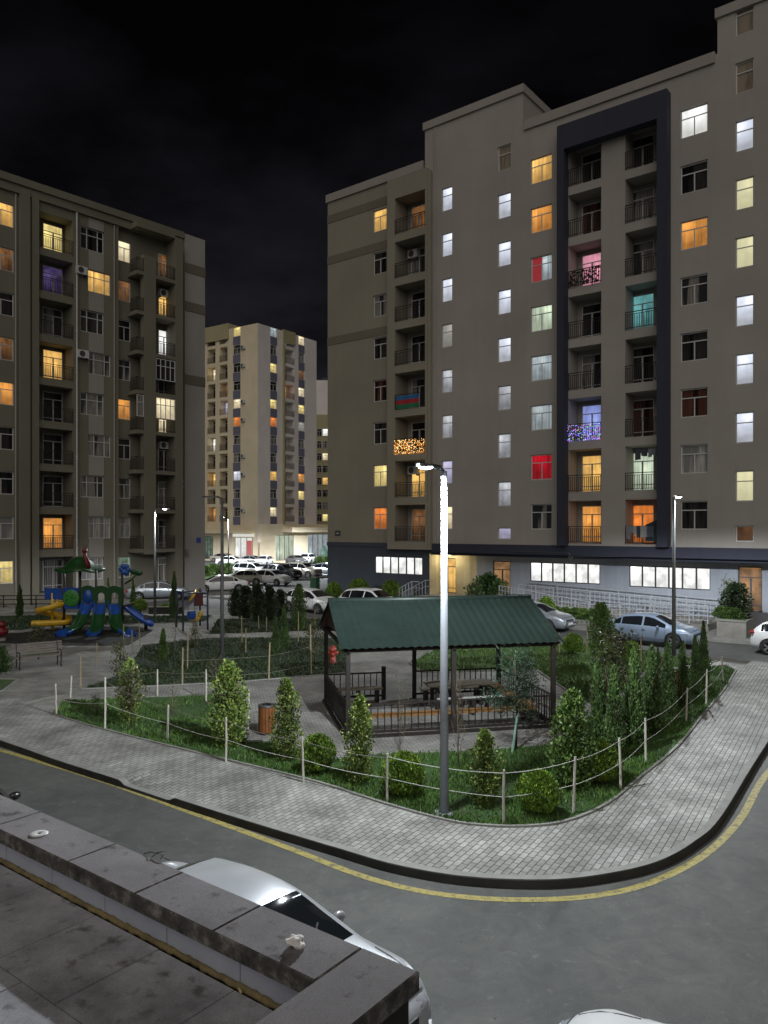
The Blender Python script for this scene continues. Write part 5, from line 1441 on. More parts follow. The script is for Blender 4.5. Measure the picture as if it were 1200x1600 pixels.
ST=math.atan2(-.617,.787)     # street along the right building, front of the car to the right
def kerbcar(px,d,kind,col,label,flip=False):
    t_=(px-600)/1200; k=RO.dot(RN); Y=(k+d)/(t_*RN.x+RN.y)
    return car(kind,col,(t_*Y,Y,0),ST+(math.pi if flip else 0),label)
car('sedan','blue_silver',(12.35,35.9,0),ST,'light blue-silver saloon parked by the ramp railings, facing right')
kerbcar(829,5.1,'sedan','silver','silver car whose front peeps out behind the right end of the shelter roof')
kerbcar(1258,5.8,'hatch','white','white hatchback cut off by the right edge of the picture')
kerbcar(706,5.2,'sedan','black','dark car mostly hidden behind the ridge of the shelter roof')
kerbcar(582,5.4,'suv','white','white estate car with roof showing above the left end of the shelter roof')
kerbcar(487,6.2,'hatch','white','white hatchback with its nose towards the shelter, alone on the street')
def lot(px,py,kind,col,deg,label):
    g=G(px,py); return car(kind,col,(g.x,g.y,0),math.radians(deg),label,'cars in the car park')
lot(345,925,'sedan','white',200,'white saloon right of the olive block, front turned left')
lot(423,914,'hatch','white',-28,'bright white hatchback behind the dark bushes, nearest in its row')
lot(388,913,'sedan','beige',160,'pale beige car half hidden behind the dark bushes')
lot(394,902,'suv','white',-25,'white off-roader in the second row of the car park, left end')
lot(440,905,'suv','dark','-30' and -30,'dark grey off-roader in the second row with bright headlamps')
lot(472,902,'suv','beige',-28,'beige off-roader in the second row, towards the big block')
lot(508,899,'sedan','silver',-28,'silver saloon at the right end of the second row')
lot(362,884,'sedan','white',-20,'white saloon in the third row beside the planted strip')
lot(394,883,'sedan','grey',-25,'grey saloon in the third row between two white cars')
lot(413,884,'hatch','white',-100,'small white hatchback in the third row seen from behind')
lot(432,878,'suv','dark',-110,'dark off-roader in the fourth row, rear towards us')
lot(450,877,'sedan','beige',-120,'beige saloon in the fourth row')
lot(468,876,'sedan','white',-25,'white saloon in the back row below the canopy')
lot(483,881,'suv','white',75,'small white van-like car showing its back window')
lot(462,882,'sedan','grey',-60,'grey saloon tucked behind the white ones in the third row')
lot(327,874,'hatch','white',-30,'white hatchback at the left end of the back rows')
lot(344,871,'suv','black',-20,'black off-roader in the back row at the left')
lot(350,878,'sedan','beige',-20,'beige saloon in front of the black off-roader at the back')
lot(376,874,'sedan','white',-25,'white saloon in the back row near the red sign')
lot(410,872,'suv','black',-15,'long black car in the back row beside the canopy corner')
lot(385,870,'hatch','silver',-25,'silver hatchback at the very back by the shop')
lot(248,937,'sedan','silver',-5 and 12,'silver saloon parked in front of the olive block behind the playground')
# the two cars under the balcony
PS=math.atan2(-.604,.797)
car('sedan','pearl',(-1.72,8.50,0),PS,'white saloon parked close below the terrace wall, roof and windscreen visible')
car('sedan','black',(-7.35,12.5,0),PS,'black car just visible beyond the left end of the terrace wall')
car('sedan','white',(3.08,5.50,0),PS+math.pi,'white car at the bottom edge, only a corner of its bonnet in view')
# ------------------------------------------------------------------ playground
M['p_blue']=pmat('blue_plastic',(.012,.075,.36),(.010,.055,.27),4,.3,coat=.3)
M['p_green']=pmat('green_plastic',(.012,.07,.016),(.008,.05,.012),4,.35,coat=.3)
M['p_lime']=pmat('lime_plastic',(.05,.26,.04),(.03,.16,.03),12,.35)
M['p_yellow']=pmat('yellow_plastic',(.70,.43,.02),(.55,.33,.018),4,.35,coat=.3)
M['p_red']=pmat('red_plastic',(.17,.010,.012),(.12,.008,.01),4,.35)
M['p_post']=pmat('brown_post',(.030,.020,.022),(.02,.015,.017),5,.5)
pz=KH+.01
pg=empty('playground_slide_tower',(-17.0,39.5,pz),math.radians(-4),'colourful slide tower with green leaf roof, three blue slides and a yellow spiral','playground')
def px2(px,py,Y):  # survey helper: local coordinates inside the tower for a point at depth Y
    v=Vector(((px-600)/1200*Y,Y,H+(825-py)/1200*Y))-Vector((-17.0,39.5,pz)); c,s_=math.cos(math.radians(4)),math.sin(math.radians(4))
    return Vector((v.x*c-v.y*s_,v.x*s_+v.y*c,v.z))
YT=39.4
def trough(path,width,name,mats,split):
    """slide: a U-shaped chute following path; material 1 in the middle stretch"""
    mb=MB(); prof=[(-.5,.20),(-.44,.22),(-.38,.06),(-.2,.0),(.2,.0),(.38,.06),(.44,.22),(.5,.20),(.46,.0),(.3,-.06),(-.3,-.06),(-.46,.0)]
    path=smooth([Vector(p) for p in path],6); n=len(prof)
    for i,p in enumerate(path):
        d=(path[min(i+1,len(path)-1)]-path[max(i-1,0)]); d.z*=.0; d.normalize(); sd=Vector((d.y,-d.x,0))
        for (a,b) in prof: mb.v.append(tuple(p+sd*a*width+Vector((0,0,b))))
    for i in range(len(path)-1):
        mi=1 if split[0]<i/len(path)<split[1] else 0
        for k in range(n):
            k2=(k+1)%n; mb.f.append((i*n+k,i*n+k2,(i+1)*n+k2,(i+1)*n+k)); mb.m.append(mi)
    return mb.build(name,mats,pg,True)
bg_=[M['p_blue'],M['p_green']]
for (x0,x1,x2,w_) in ((137,120,98,.60),(156,152,146,.62),(178,183,202,.60)):
    a=px2(x0,944,YT-.15); b=px2((x0*.65+x1*.35),962,YT-.7); c=px2(x1,982,YT-1.35); d=px2(x2,993,YT-2.0); e_=px2(x2-2 if x2<150 else x2+1,996,YT-2.35)
    trough([a,a.lerp(b,.5),b,c,d,e_],w_,'slide',bg_,(.34,.66))
# deck and posts
mb=MB(); l0=px2(98,945,YT); r0=px2(194,945,YT); dz=l0.z-.02
mb.box(l0.x-.1,-.05,dz-.08,r0.x,1.55,dz); mb.build('deck',M['p_post'],pg)
for i,px in enumerate((99,125,151,193)):
    for yy in (0.0,1.5):
        x=px2(px,950,YT+yy).x
        hh={99:3.2,125:3.25,151:3.15,193:2.95}[px] if not(px==193 and yy>0) else 2.4
        mb=MB(); mb.tube([(x,yy,0),(x,yy,hh)],.06,10); mb.build('post',M['p_post'],pg,True)
# panels
def panel(xa,xb,ya,yb,Y,mat,name,d=.06):
    a=px2(xa,yb,Y); b=px2(xb,ya,Y); mb=MB(); mb.box(a.x,a.y-d/2,a.z,b.x,a.y+d/2,b.z); return mb,a,b
mb,a,b=panel(101,123.5,918,951,YT-.05,'p_blue','panel'); o=mb.build('panel',M['p_blue'],pg)
c=(a+b)/2; mb=MB(); rr=abs(b.z-a.z)*.40
mb.lathe([(0,-.03),(rr*.86,-.03),(rr,-.015),(rr,.01)],24,(c.x,a.y-.04,c.z),0,'y'); 
for k in range(6):
    t_=2*math.pi*k/6; mb.tube([(c.x,a.y-.08,c.z),(c.x+math.cos(t_)*rr*.5,a.y-.085,c.z+math.sin(t_)*rr*.5),(c.x+math.cos(t_+.7)*rr*.8,a.y-.08,c.z+math.sin(t_+.7)*rr*.8)],.02,6,0)
mb.build('disc',M['p_lime'],o,True)
# green arched wall above the slides
Yg=YT-.12; A=px2(127,948,Yg); B=px2(192,916,Yg)
mb=MB(); n=3; wseg=(B.x-A.x)/n
for k in range(n):
    x0_=A.x+k*wseg; cx=x0_+wseg/2; hw=wseg*.27; zt_=B.z; zb=A.z
    pts=[(cx-hw,zb)]+[(cx+hw*math.cos(math.pi-math.pi*t/8),zb+(zt_-zb)*.52+hw*1.0*math.sin(math.pi*t/8)) for t in range(9)]+[(cx+hw,zb)]
    outer=[(x0_,zb),(x0_,zb+(zt_-zb)*.5)]+[(x0_+wseg*t/6,zt_-.06+.10*math.sin(math.pi*t/6)) for t in range(7)]+[(x0_+wseg,zb+(zt_-zb)*.5),(x0_+wseg,zb)]
    y0_,y1_=A.y-.05,A.y+.05
    m_=min(len(pts),len(outer))
    for t in range(m_-1):
        for yy,fl_ in ((y0_,1),(y1_,0)):
            q=[(outer[t][0],yy,outer[t][1]),(outer[t+1][0],yy,outer[t+1][1]),(pts[t+1][0],yy,pts[t+1][1]),(pts[t][0],yy,pts[t][1])]
            mb.poly(q if not fl_ else q[::-1])
        mb.poly([(pts[t][0],y0_,pts[t][1]),(pts[t+1][0],y0_,pts[t+1][1]),(pts[t+1][0],y1_,pts[t+1][1]),(pts[t][0],y1_,pts[t][1])])
        mb.poly([(outer[t][0],y0_,outer[t][1]),(outer[t][0],y1_,outer[t][1]),(outer[t+1][0],y1_,outer[t+1][1]),(outer[t+1][0],y0_,outer[t+1][1])])
mb.build('arch_wall',M['p_green'],pg)
mb=MB(); mb.ball((A.x+wseg*.5,A.y-.02,(A.z+B.z)/2),.27,14,10,0,(1,.5,1.35)); mb.build('bubble_window',M['p_blue'],pg,True)
# leaf roof with the small red top figure left plain
c=px2(125,890,YT+.75)
mb=MB(); ring=[]
prof=[(1.30,-.10),(1.34,-.02),(1.15,.05),(.85,.16),(.62,.45),(.40,.62),(.15,.70),(0,.71)]
nseg=36; base=0
for (r_,z_) in prof:
    for k in range(nseg):
        a_=2*math.pi*k/nseg; wv=1+.10*math.sin(a_*4) if r_>.8 else 1
        mb.v.append((c.x+r_*wv*math.cos(a_)*.88,.75+r_*wv*math.sin(a_)*.85,c.z+z_+(.06*math.sin(a_*4) if r_>1 else 0)))
for i in range(len(prof)-1):
    for k in range(nseg):
        k2=(k+1)%nseg; mb.f.append((i*nseg+k,i*nseg+k2,(i+1)*nseg+k2,(i+1)*nseg+k)); mb.m.append(0)
mb.build('roof',M['p_green'],pg,True)
mb=MB(); q=px2(135,884,YT+.3)
mb.tube([(q.x+.10,q.y,q.z-.15),(q.x+.05,q.y,q.z+.15),(q.x-.08,q.y,q.z+.5),(q.x-.10,q.y,q.z+.68)],[.12,.14,.10,.08],10); mb.ball((q.x-.09,q.y,q.z+.78),.13,12,8,0)
mb.tube([(q.x-.05,q.y,q.z+.93),(q.x+.03,q.y,q.z+1.08)],.02,5); mb.tube([(q.x-.13,q.y,q.z+.93),(q.x-.13,q.y,q.z+1.1)],.02,5)
mb.build('roof_ornament',M['p_red'],pg,True)
# flower and leaf on the right post
q=px2(195,890,YT); mb=MB()
for k in range(6):
    a_=2*math.pi*k/6; mb.ball((q.x+.17*math.cos(a_),q.y,q.z+.17*math.sin(a_)),.15,10,6,0,(1,.5,1))
mb.build('flower',M['p_blue'],pg,True)
mb=MB(); q2=px2(213,897,YT)
for k in range(4):
    a_=.5+k*.55; mb.ball((q2.x+.16*math.cos(a_)-.02,q2.y,q2.z+.14*math.sin(a_)),.19,10,6,0,(1.25,.4,.8))
mb.tube([(px2(195,915,YT).x,q2.y,q2.z-.5),(q2.x-.2,q2.y,q2.z-.25),(q2.x,q2.y,q2.z)],.05,8); mb.build('leaf',M['p_green'],pg,True)
# yellow spiral slide at the left
cx=px2(82,960,YT+.3); path=[]
for k in range(16):
    t_=k/15; a_=math.radians(60-430*t_); r_=.50
    path.append((cx.x+r_*math.cos(a_)*(1.0+.3*t_),cx.y+r_*math.sin(a_),dz+.18-1.15*t_))
path.append((cx.x-.72,cx.y-.75,.30))
trough(path,.55,'spiral_slide',[M['p_yellow'],M['p_yellow']],(2,3))
mb=MB(); mb.tube([(cx.x,cx.y,0),(cx.x,cx.y,dz+.6)],.07,10); mb.build('post',M['p_yellow'],pg,True)
mb,a,b=panel(70,99,919,936,YT+.3,'p_blue','panel'); mb.build('panel',M['p_blue'],pg)
# blue slide at the right
a=px2(196,950,YT+.5); d=px2(238,977,YT+.3)
trough([a,a.lerp(d,.3)+Vector((0,0,-.05)),a.lerp(d,.65)+Vector((0,0,-.08)),d+Vector((-.1,0,.03)),d],.6,'slide',[M['p_blue'],M['p_blue']],(2,3))
mb=MB(); q=px2(228,975,YT+.3); mb.tube([(q.x,q.y,0),(q.x,q.y,.75)],.09,10); mb.build('post',M['p_post'],pg,True)
# climbing frame with swing
g0=G(286,986,pz); cf=empty('climbing_frame',g0,math.radians(25),'dark blue climbing frame with blue swing seat, right of the slide tower','playground')
M['p_navy']=pmat('navy_post',(.02,.03,.07),(.015,.02,.05),6,.4)
for (x,y,h) in ((0,0,2.1),(0,1.9,1.9),(1.25,0,1.95),(1.25,1.9,2.0)):
    mb=MB(); mb.tube([(x,y,0),(x,y,h)],.05,10); mb.build('post',M['p_navy'],cf,True)
mb=MB(); mb.tube([(0,0,1.95),(1.25,0,1.85),(1.25,1.9,1.9),(0,1.9,1.8),(0,0,1.85)],.035,8); mb.tube([(0,0,1.2),(0,1.9,1.2)],.03,8); mb.tube([(1.25,0,1.2),(1.25,1.9,1.2)],.03,8); mb.build('frame_bar',M['p_navy'],cf,True)
mb=MB(); mb.box(.72,.9,1.15,1.2,.96,1.85); mb.build('panel',pmat('maroon_panel',(.10,.02,.02)),cf)
mb=MB(); mb.tube([(.4,.4,1.5),(.62,.4,1.75),(.8,.5,2.05)],.07,8); mb.build('grip',M['p_yellow'],cf,True)
mb=MB(); mb.lathe([(.02,0),(.2,.02),(.24,.25),(.22,.42)],12,(.6,.9,.45)); mb.tube([(.42,.9,.8),(.45,.9,1.82)],.012,5); mb.tube([(.78,.9,.8),(.75,.9,1.82)],.012,5); mb.build('swing_seat',M['p_blue'],cf,True)
sr_=empty('spring_rider',G(304,980,pz),.4,'small yellow spring rider on the grey play paving','playground')
mb=MB(); mb.tube([(.12*math.cos(k*.7),.12*math.sin(k*.7),.03+k*.011) for k in range(28)],.02,6); mb.build('spring',M['p_post'],sr_,True)
mb=MB(); mb.ball((0,0,.48),.2,14,8,0,(1.6,.7,.8)); mb.ball((.32,0,.72),.13,12,8,0,(1,.8,1.1)); mb.tube([(.2,0,.55),(.32,0,.72)],.1,8); mb.build('body',M['p_yellow'],sr_,True)
mb=MB(); mb.tube([(.2,-.18,.75),(.2,.18,.75)],.02,6); mb.build('handle',M['p_post'],sr_,True)
rd=empty('red_play_car',G(-4,1001,pz),.3,'red play figure at the left edge of the playground','playground')
mb=MB(); mb.ball((0,0,.42),.32,16,10,0,(1.5,.8,.8)); mb.ball((.15,0,.74),.2,14,8,0,(1.2,.8,.8)); mb.build('body',M['p_red'],rd,True)
mb=MB(); mb.box(-.35,-.2,0,.35,.2,.12); mb.build('base',M['conc'],rd)
lw=empty('timber_planter',G(232,960,.12),math.radians(3),'long low brown box beside the playground under round shrubs','planter')
mb=MB(); mb.box(0,0,0,2.0,.5,.42); mb.build('box',M['timber_dark'],lw); mb=MB(); mb.box(-.05,-.06,.421,2.05,.56,.46); mb.build('rim',M['bench_slat'],lw)
# low dark fence before the left building
lf=empty('metal_fence',G(-20,950,.12),0,'low dark rail fence in front of the olive block at the left edge','fence')
mb=MB(); a=Vector((0,0,0)); b=G(132,949,.12)-G(-20,950,.12)
for hh in (.25,.55,.8): mb.bar(a+Vector((0,0,hh)),b+Vector((0,0,hh)),.05,.06)
for k in range(7):
    p=a.lerp(b,k/6); mb.box(p.x-.03,p.y-.03,0,p.x+.03,p.y+.03,.85)
mb.build('rails',M['iron'],lf)
# utility cabinet, planter box by the door, hedge kerb
uc=empty('utility_cabinet',G(492,921,0),ST,'green utility cabinet on the street corner by the slate wall','cabinet')
mb=MB(); mb.box(-.35,-.25,0.1,.35,.25,1.05); mb.build('body',pmat('cabinet_green',(.06,.16,.09),(.04,.12,.07)),uc); mb=MB(); mb.box(-.38,-.28,1.052,.38,.28,1.1); mb.box(-.36,-.26,0,.36,.26,.098); mb.build('cap',M['conc'],uc)
pb0=fr.loc(s(1120,2.8),2.8,.13)+Vector(rb.location); pl=empty('planter_box',pb0,fr.rz,'pale concrete planter with hedge and dark bush beside the right doorway','planter')
wd=s(1166,2.8)-s(1120,2.8); mb=MB(); mb.box(0,0,0,wd,2.0,.75); mb.box(-.04,-.04,.752,wd+.04,2.04,.84); mb.build('box',M['conc'],pl)
mb=MB(); mb.box(.1,.1,.842,wd-.1,1.9,.86); mb.build('soil',M['lawn'],pl)
hk=[fr.loc(s(842,2.2),2.2,.13)+Vector(rb.location),fr.loc(s(930,2.2),2.2,.13)+Vector(rb.location)]
mb=MB(); mb.bar(hk[0]+Vector((0,0,.1)),hk[1]+Vector((0,0,.1)),.14,.2); tag(mb.build('hedge_kerb',M['kerb_top']),kind='structure')

# ------------------------------------------------------------------ terrace below the camera
M['granite']=None
def granite(name,c1,c2,stain):
    m,nt,b,nd,lk=new_mat(name); tc=nd.new('ShaderNodeTexCoord')
    n1=N(nd,'ShaderNodeTexNoise',Scale=120,Detail=3); n2=N(nd,'ShaderNodeTexNoise',Scale=2.2,Detail=8,Roughness=.65); n3=N(nd,'ShaderNodeTexNoise',Scale=7.5,Detail=4,Roughness=.6)
    for n_ in (n1,n2,n3): lk.new(tc.outputs['Object'],n_.inputs['Vector'])
    r1=ramp(nd,[(.35,c1),(.65,c2)]); lk.new(n1.outputs['Fac'],r1.inputs['Fac'])
    r2=ramp(nd,[(.34,(stain,)*3),(.62,(1.1,1.1,1.1))]); lk.new(n2.outputs['Fac'],r2.inputs['Fac'])
    r3=ramp(nd,[(.58,(1,1,1)),(.70,(.48,.46,.45))]); lk.new(n3.outputs['Fac'],r3.inputs['Fac'])
    prev=r1.outputs[0]
    for r_ in (r2,r3):
        mx=N(nd,'ShaderNodeMix',data_type='RGBA',blend_type='MULTIPLY'); mx.inputs[0].default_value=1; lk.new(prev,mx.inputs[6]); lk.new(r_.outputs[0],mx.inputs[7]); prev=mx.outputs[2]
    lk.new(prev,b.inputs['Base Color']); b.inputs['Roughness'].default_value=.9; b.inputs['Specular IOR Level'].default_value=.12
    bp=N(nd,'ShaderNodeBump',Strength=.25,Distance=.004); lk.new(n2.outputs['Fac'],bp.inputs['Height']); lk.new(bp.outputs['Normal'],b.inputs['Normal'])
    return m
M['granite']=granite('grey_granite',(.15,.14,.147),(.215,.203,.21),.8)
M['granite_floor']=granite('terrace_floor_stone',(.31,.31,.335),(.41,.41,.44),.55)
M['tile_blue']=pmat('blue_grey_tile',(.46,.49,.58),(.36,.39,.46),3,.5,.1)
def edge_mat():
    m,nt,b,nd,lk=new_mat('chipped_coping_edge'); tc=nd.new('ShaderNodeTexCoord')
    n1=N(nd,'ShaderNodeTexNoise',Scale=8,Detail=8,Roughness=.7); lk.new(tc.outputs['Object'],n1.inputs['Vector'])
    r1=ramp(nd,[(.36,(.03,.028,.026)),(.52,(.08,.074,.068)),(.66,(.24,.23,.21))]); lk.new(n1.outputs['Fac'],r1.inputs['Fac']); lk.new(r1.outputs[0],b.inputs['Base Color']); b.inputs['Roughness'].default_value=.8
    return m
M['coping_edge']=edge_mat()
M['foam']=pmat('yellowed_sealant',(.26,.20,.09),(.12,.09,.045),9,.85,.5)
cr=Vector((.167,3.642,0)); tz=3.3
ter=empty('roof_terrace',(cr.x,cr.y,0),PS,'stained granite terrace roof with a low parapet, below the camera','terrace')
# local: x along the street face, y outwards
W_=.355; TH=.095; fz=3.05
rj=random.Random(4)
def slab(x0,x1,y0,y1):
    mb=MB(); dz_=rj.uniform(-.002,.002); c=.008
    mb.poly([(x0+c,y0+c,tz+dz_),(x1-c,y0+c,tz+dz_),(x1-c,y1-c,tz+dz_),(x0+c,y1-c,tz+dz_)],0)
    a=[(x0,y0),(x1,y0),(x1,y1),(x0,y1)]; b=[(x0+c,y0+c),(x1-c,y0+c),(x1-c,y1-c),(x0+c,y1-c)]
    for k in range(4):
        k2=(k+1)%4
        mb.poly([(*a[k],tz-c+dz_),(*a[k2],tz-c+dz_),(*b[k2],tz+dz_),(*b[k],tz+dz_)],1)
        mb.poly([(*a[k],tz-TH),(*a[k2],tz-TH),(*a[k2],tz-c+dz_),(*a[k],tz-c+dz_)],1)
    mb.poly([(x0,y1,tz-TH),(x1,y1,tz-TH),(x1,y0,tz-TH),(x0,y0,tz-TH)],1)
    mb.build('coping_stone',[M['granite'],M['coping_edge']],ter)
x=-.345
for wd_ in (.72,.68,.70,.95,.8,.8,.8,1.2,1.2,1.2):
    slab(x-wd_+.0005,x-.0005,-W_,0); x-=wd_
xend=x
y=0
slab(-.342,0,-.85,0)
slab(-.342,0,-1.70,-.856); slab(-.342,0,-2.6,-1.706)
mb=MB()
k_=0; x=-.30
while x>xend:
    mb.box(x-.6+.004,-W_+.045,fz,x-.004,-W_+.09,tz-TH-.002); x-=.6
mb.build('parapet_tiles',M['tile_blue'],ter)
mb=MB(); mb.box(-.30,-2.6,fz,-.26,-W_+.04,tz-TH-.002); mb.build('parapet_tiles',M['tile_blue'],ter)
mb=MB(); mb.box(xend,-.10,0,-.04,-.03,tz-TH-.003); mb.box(-.10,-2.6,0,-.035,-.10,tz-TH-.003); mb.build('outer_wall',pmat('black_cladding',(.012,.012,.012),(.02,.02,.02),2,.7),ter)
# floor slabs with open joints
mb=MB(); sz_=.62
mb.box(xend,-2.9,fz-.2,-.26,-.36,fz-.012,1)
yy=-.345; row=0
while yy>-3.0:
    x=-.28-(.31 if row%2 else 0); 
    if row%2: mb.box(x+.004,yy-sz_+.004,fz-.011,-.285,yy-.004,fz)
    while x>xend:
        mb.box(x-sz_+.004,yy-sz_+.004,fz-.011,x-.004,yy-.004,fz+rj.uniform(-.002,.002)); x-=sz_
    yy-=sz_; row+=1
mb.build('floor',[M['granite_floor'],M['black']],ter)
# sealant bead along the foot of the parapet
mb=MB(); pts=[]; x=-.36
while x>-7:
    pts.append((x,-W_+.034+rj.uniform(-.004,.004),fz+.006+rj.uniform(-.003,.003))); x-=.035
mb.tube(pts,[rj.uniform(.014,.022) for _ in pts],7); mb.build('sealant',M['foam'],ter,True)
# small things on the coping
def onco(px,py,z=tz): return G(px,py,z)
mb=MB(); mb.lathe([(.012,.001),(.016,.005),(.055,.006),(.060,.003),(.060,0)],20); o=mb.build('round_cap',M['pvc'],None,True,onco(61,1303,tz+.002)); tag(o,'white round plastic cap lying on the parapet coping','cap')
bm=bmesh.new(); bmesh.ops.create_icosphere(bm,subdivisions=3,radius=.036)
for v in bm.verts:
    q=noise.noise(v.co*38)*.035+noise.noise(v.co*90)*.012; v.co+=v.co.normalized()*q; v.co.z*=.62; v.co.x*=1.15
me=bpy.data.meshes.new('crumpled_tissue'); bm.to_mesh(me); bm.free(); me.materials.append(pmat('white_tissue',(.72,.70,.68),(.6,.58,.56),20,.8))
o=bpy.data.objects.new('crumpled_tissue',me); o.location=onco(464,1478,tz)+Vector((0,0,.022)); link(o); tag(o,'crumpled white tissue on the parapet coping','litter')
mb=MB(); mb.tube([(0,0,0),(.03,.03,.01),(.07,.02,.02),(.12,.05,.01),(.16,.02,.015),(.21,.04,.0)],.003,5); mb.tube([(.08,0,0),(.09,.04,.02),(.14,.06,.03),(.17,.0,.01)],.003,5)
o=mb.build('wire',M['black'],None,True,onco(225,1334,tz+.004),PS); tag(o,'loop of thin black wire on the outer edge of the parapet','wire')
for (px,py,w__) in ((150,1290,0),):
    pass
mb=MB(); mb.lathe([(0,0),(.007,0),(.007,.055),(0,.055)],8,(0,0,0),0,'y'); o=mb.build('cigarette_end',pmat('cork_tip',(.5,.36,.18)),None,True,G(377,1551,fz+.012),.5); tag(o,'cigarette end lying on the terrace floor','litter')
# ------------------------------------------------------------------ plants
LM={
 'vari':leaf_mat('leaf_variegated',(.045,.095,.016),(.18,.26,.05),(.36,.40,.11)),
 'ball':leaf_mat('leaf_golden_ball',(.03,.07,.009),(.14,.25,.022),(.28,.40,.04)),
 'dark':leaf_mat('leaf_dark_cypress',(.024,.058,.016),(.078,.15,.036),(.14,.22,.058)),
 'mid':leaf_mat('leaf_thuja',(.03,.07,.014),(.10,.18,.034),(.19,.27,.06)),
 'tree':leaf_mat('leaf_dark_tree',(.010,.020,.008),(.032,.056,.018),(.06,.09,.028)),
 'pine':leaf_mat('needle_pine',(.012,.034,.018),(.03,.072,.036),(.06,.11,.055)),
 'wisp':leaf_mat('leaf_olive_grey',(.03,.038,.016),(.09,.10,.04),(.17,.17,.07)),
 'rust':leaf_mat('leaf_rusty',(.06,.03,.012),(.16,.07,.03),(.2,.11,.04)),
}
M['bark']=pmat('bark',(.07,.05,.035),(.03,.022,.016),14,.9,.4)
M['bark_pale']=pmat('bark_pale',(.16,.13,.09),(.09,.07,.05),14,.9,.3)
def leaf(mb,p,d,size,wid,r):
    d=d.normalized(); a=Vector((r.uniform(-1,1),r.uniform(-1,1),r.uniform(-1,1))); s_=d.cross(a)
    if s_.length<1e-3: return
    s_=s_.normalized()*wid*size; f=d.cross(s_).normalized()*size*.12
    q=d*size; n=len(mb.v)
    mb.v+= [tuple(p),tuple(p+q*.5+s_+f),tuple(p+q),tuple(p+q*.5-s_+f)]
    mb.f.append((n,n+1,n+2,n+3)); mb.m.append(0)
def crown(shape,n,size,wid,seed,up=.3,h=1.0,r0=.3,clump=.35,gap=.0):
    r=random.Random(seed); mb=MB(); off=Vector((seed*3.1,seed*1.7,seed*.9)); tries=0
    while len(mb.f)<n and tries<n*6:
        tries+=1
        a=r.uniform(0,2*math.pi)
        if shape=='cone':
            t=r.random()**1.25; z=t*h; rad=r0*(1-t)**.72*(.55+.45*min(1,t*7))
        elif shape=='column':
            t=r.random(); z=t*h; rad=r0*(math.sin(math.pi*min(1,(t*.82+.16)))**.65)
        elif shape=='ball':
            u=r.uniform(-.75,1); z=h*.5*(1+u); rad=r0*math.sqrt(max(0,1-u*u))
        elif shape=='dome':
            t=r.random()**.8; z=t*h; rad=r0*math.sqrt(max(0,1-t*t))*(.8+.2*min(1,t*5))
        elif shape=='whorl':
            t=r.random()**1.2; tt=(math.floor(t*7)+r.random()*.35)/7; z=tt*h; rad=r0*(1-tt)**.8
        k=r.random()**.38
        if r.random()<.25: k*=r.random()
        P_=Vector((math.cos(a)*rad*k,math.sin(a)*rad*k,z))
        cl=noise.noise(Vector((math.cos(a)*1.6,math.sin(a)*1.6,z/h*3.2))*1.5+off)
        if cl<-gap-.02 and r.random()<.75 and gap>=0 and clump>0 and k>.7: continue
        sc=1+clump*cl; P_.x*=sc; P_.y*=sc; P_.z*=1+.12*clump*cl
        d=Vector((math.cos(a),math.sin(a),0))*(1-up)+Vector((0,0,up*1.6))+Vector((r.gauss(0,.45),r.gauss(0,.45),r.gauss(0,.45)))
        leaf(mb,P_,d,size*r.uniform(.6,1.35),wid,r)
    return mb
def twigs(seed,h,n,spread,base=.25,rad=.018,lean=.4):
    r=random.Random(seed); mb=MB(); pts=[]
    mb.tube([(0,0,-.05),(r.uniform(-.03,.03)*h,r.uniform(-.03,.03)*h,h*.45),(r.uniform(-.05,.05)*h,r.uniform(-.05,.05)*h,h*.95)],[rad*1.3,rad,rad*.35],6)
    for k in range(n):
        t=base+(.9-base)*(k+r.random())/n; a=r.uniform(0,2*math.pi); L_=spread*(1-.5*t)*r.uniform(.6,1.2)
        p0=Vector((0,0,t*h)); p1=p0+Vector((math.cos(a)*L_*.5,math.sin(a)*L_*.5,L_*lean*.7)); p2=p0+Vector((math.cos(a)*L_,math.sin(a)*L_,L_*lean*1.6))
        mb.tube([p0,p1,p2],[rad*.5,rad*.35,rad*.15],5); pts+= [p1,p2,p1.lerp(p2,.5)]
        for _ in range(2):
            q=p1+Vector((r.gauss(0,.25),r.gauss(0,.25),abs(r.gauss(0,.3))))*L_; mb.tube([p1,q],[rad*.28,rad*.1],4); pts.append(q)
    return mb,pts
def sparse(seed,h,n,spread,nl,size,wid,base=.25,lean=.4):
    tw,pts=twigs(seed,h,n,spread,base,.018*max(.6,h/2),lean); r=random.Random(seed+50); mb=MB()
    for k in range(nl):
        p=r.choice(pts)+Vector((r.gauss(0,.09),r.gauss(0,.09),r.gauss(0,.09)))*h*.5
        leaf(mb,p,Vector((r.gauss(0,1),r.gauss(0,1),r.gauss(.2,1))),size*r.uniform(.6,1.4),wid,r)
    return tw,mb
def stem(h,rad,seed):
    r=random.Random(seed); mb=MB(); mb.tube([(0,0,-.06),(r.uniform(-.02,.02),r.uniform(-.02,.02),h*.5),(0,0,h)],[rad*1.25,rad,rad*.5],8)
    for k in range(5):
        a=r.uniform(0,6.28); z=h*(.3+.12*k); L_=h*.22
        mb.tube([(0,0,z),(math.cos(a)*L_*.5,math.sin(a)*L_*.5,z+L_*.5),(math.cos(a)*L_*.8,math.sin(a)*L_*.8,z+L_*1.2)],[rad*.5,rad*.35,rad*.1],5)
    return mb
PR={}
def proto(key,crownmb,stemmb,lm,bark='bark'):
    PR[key]=(crownmb.mesh('crown',LM[lm]),stemmb.mesh('trunk',M[bark],True))
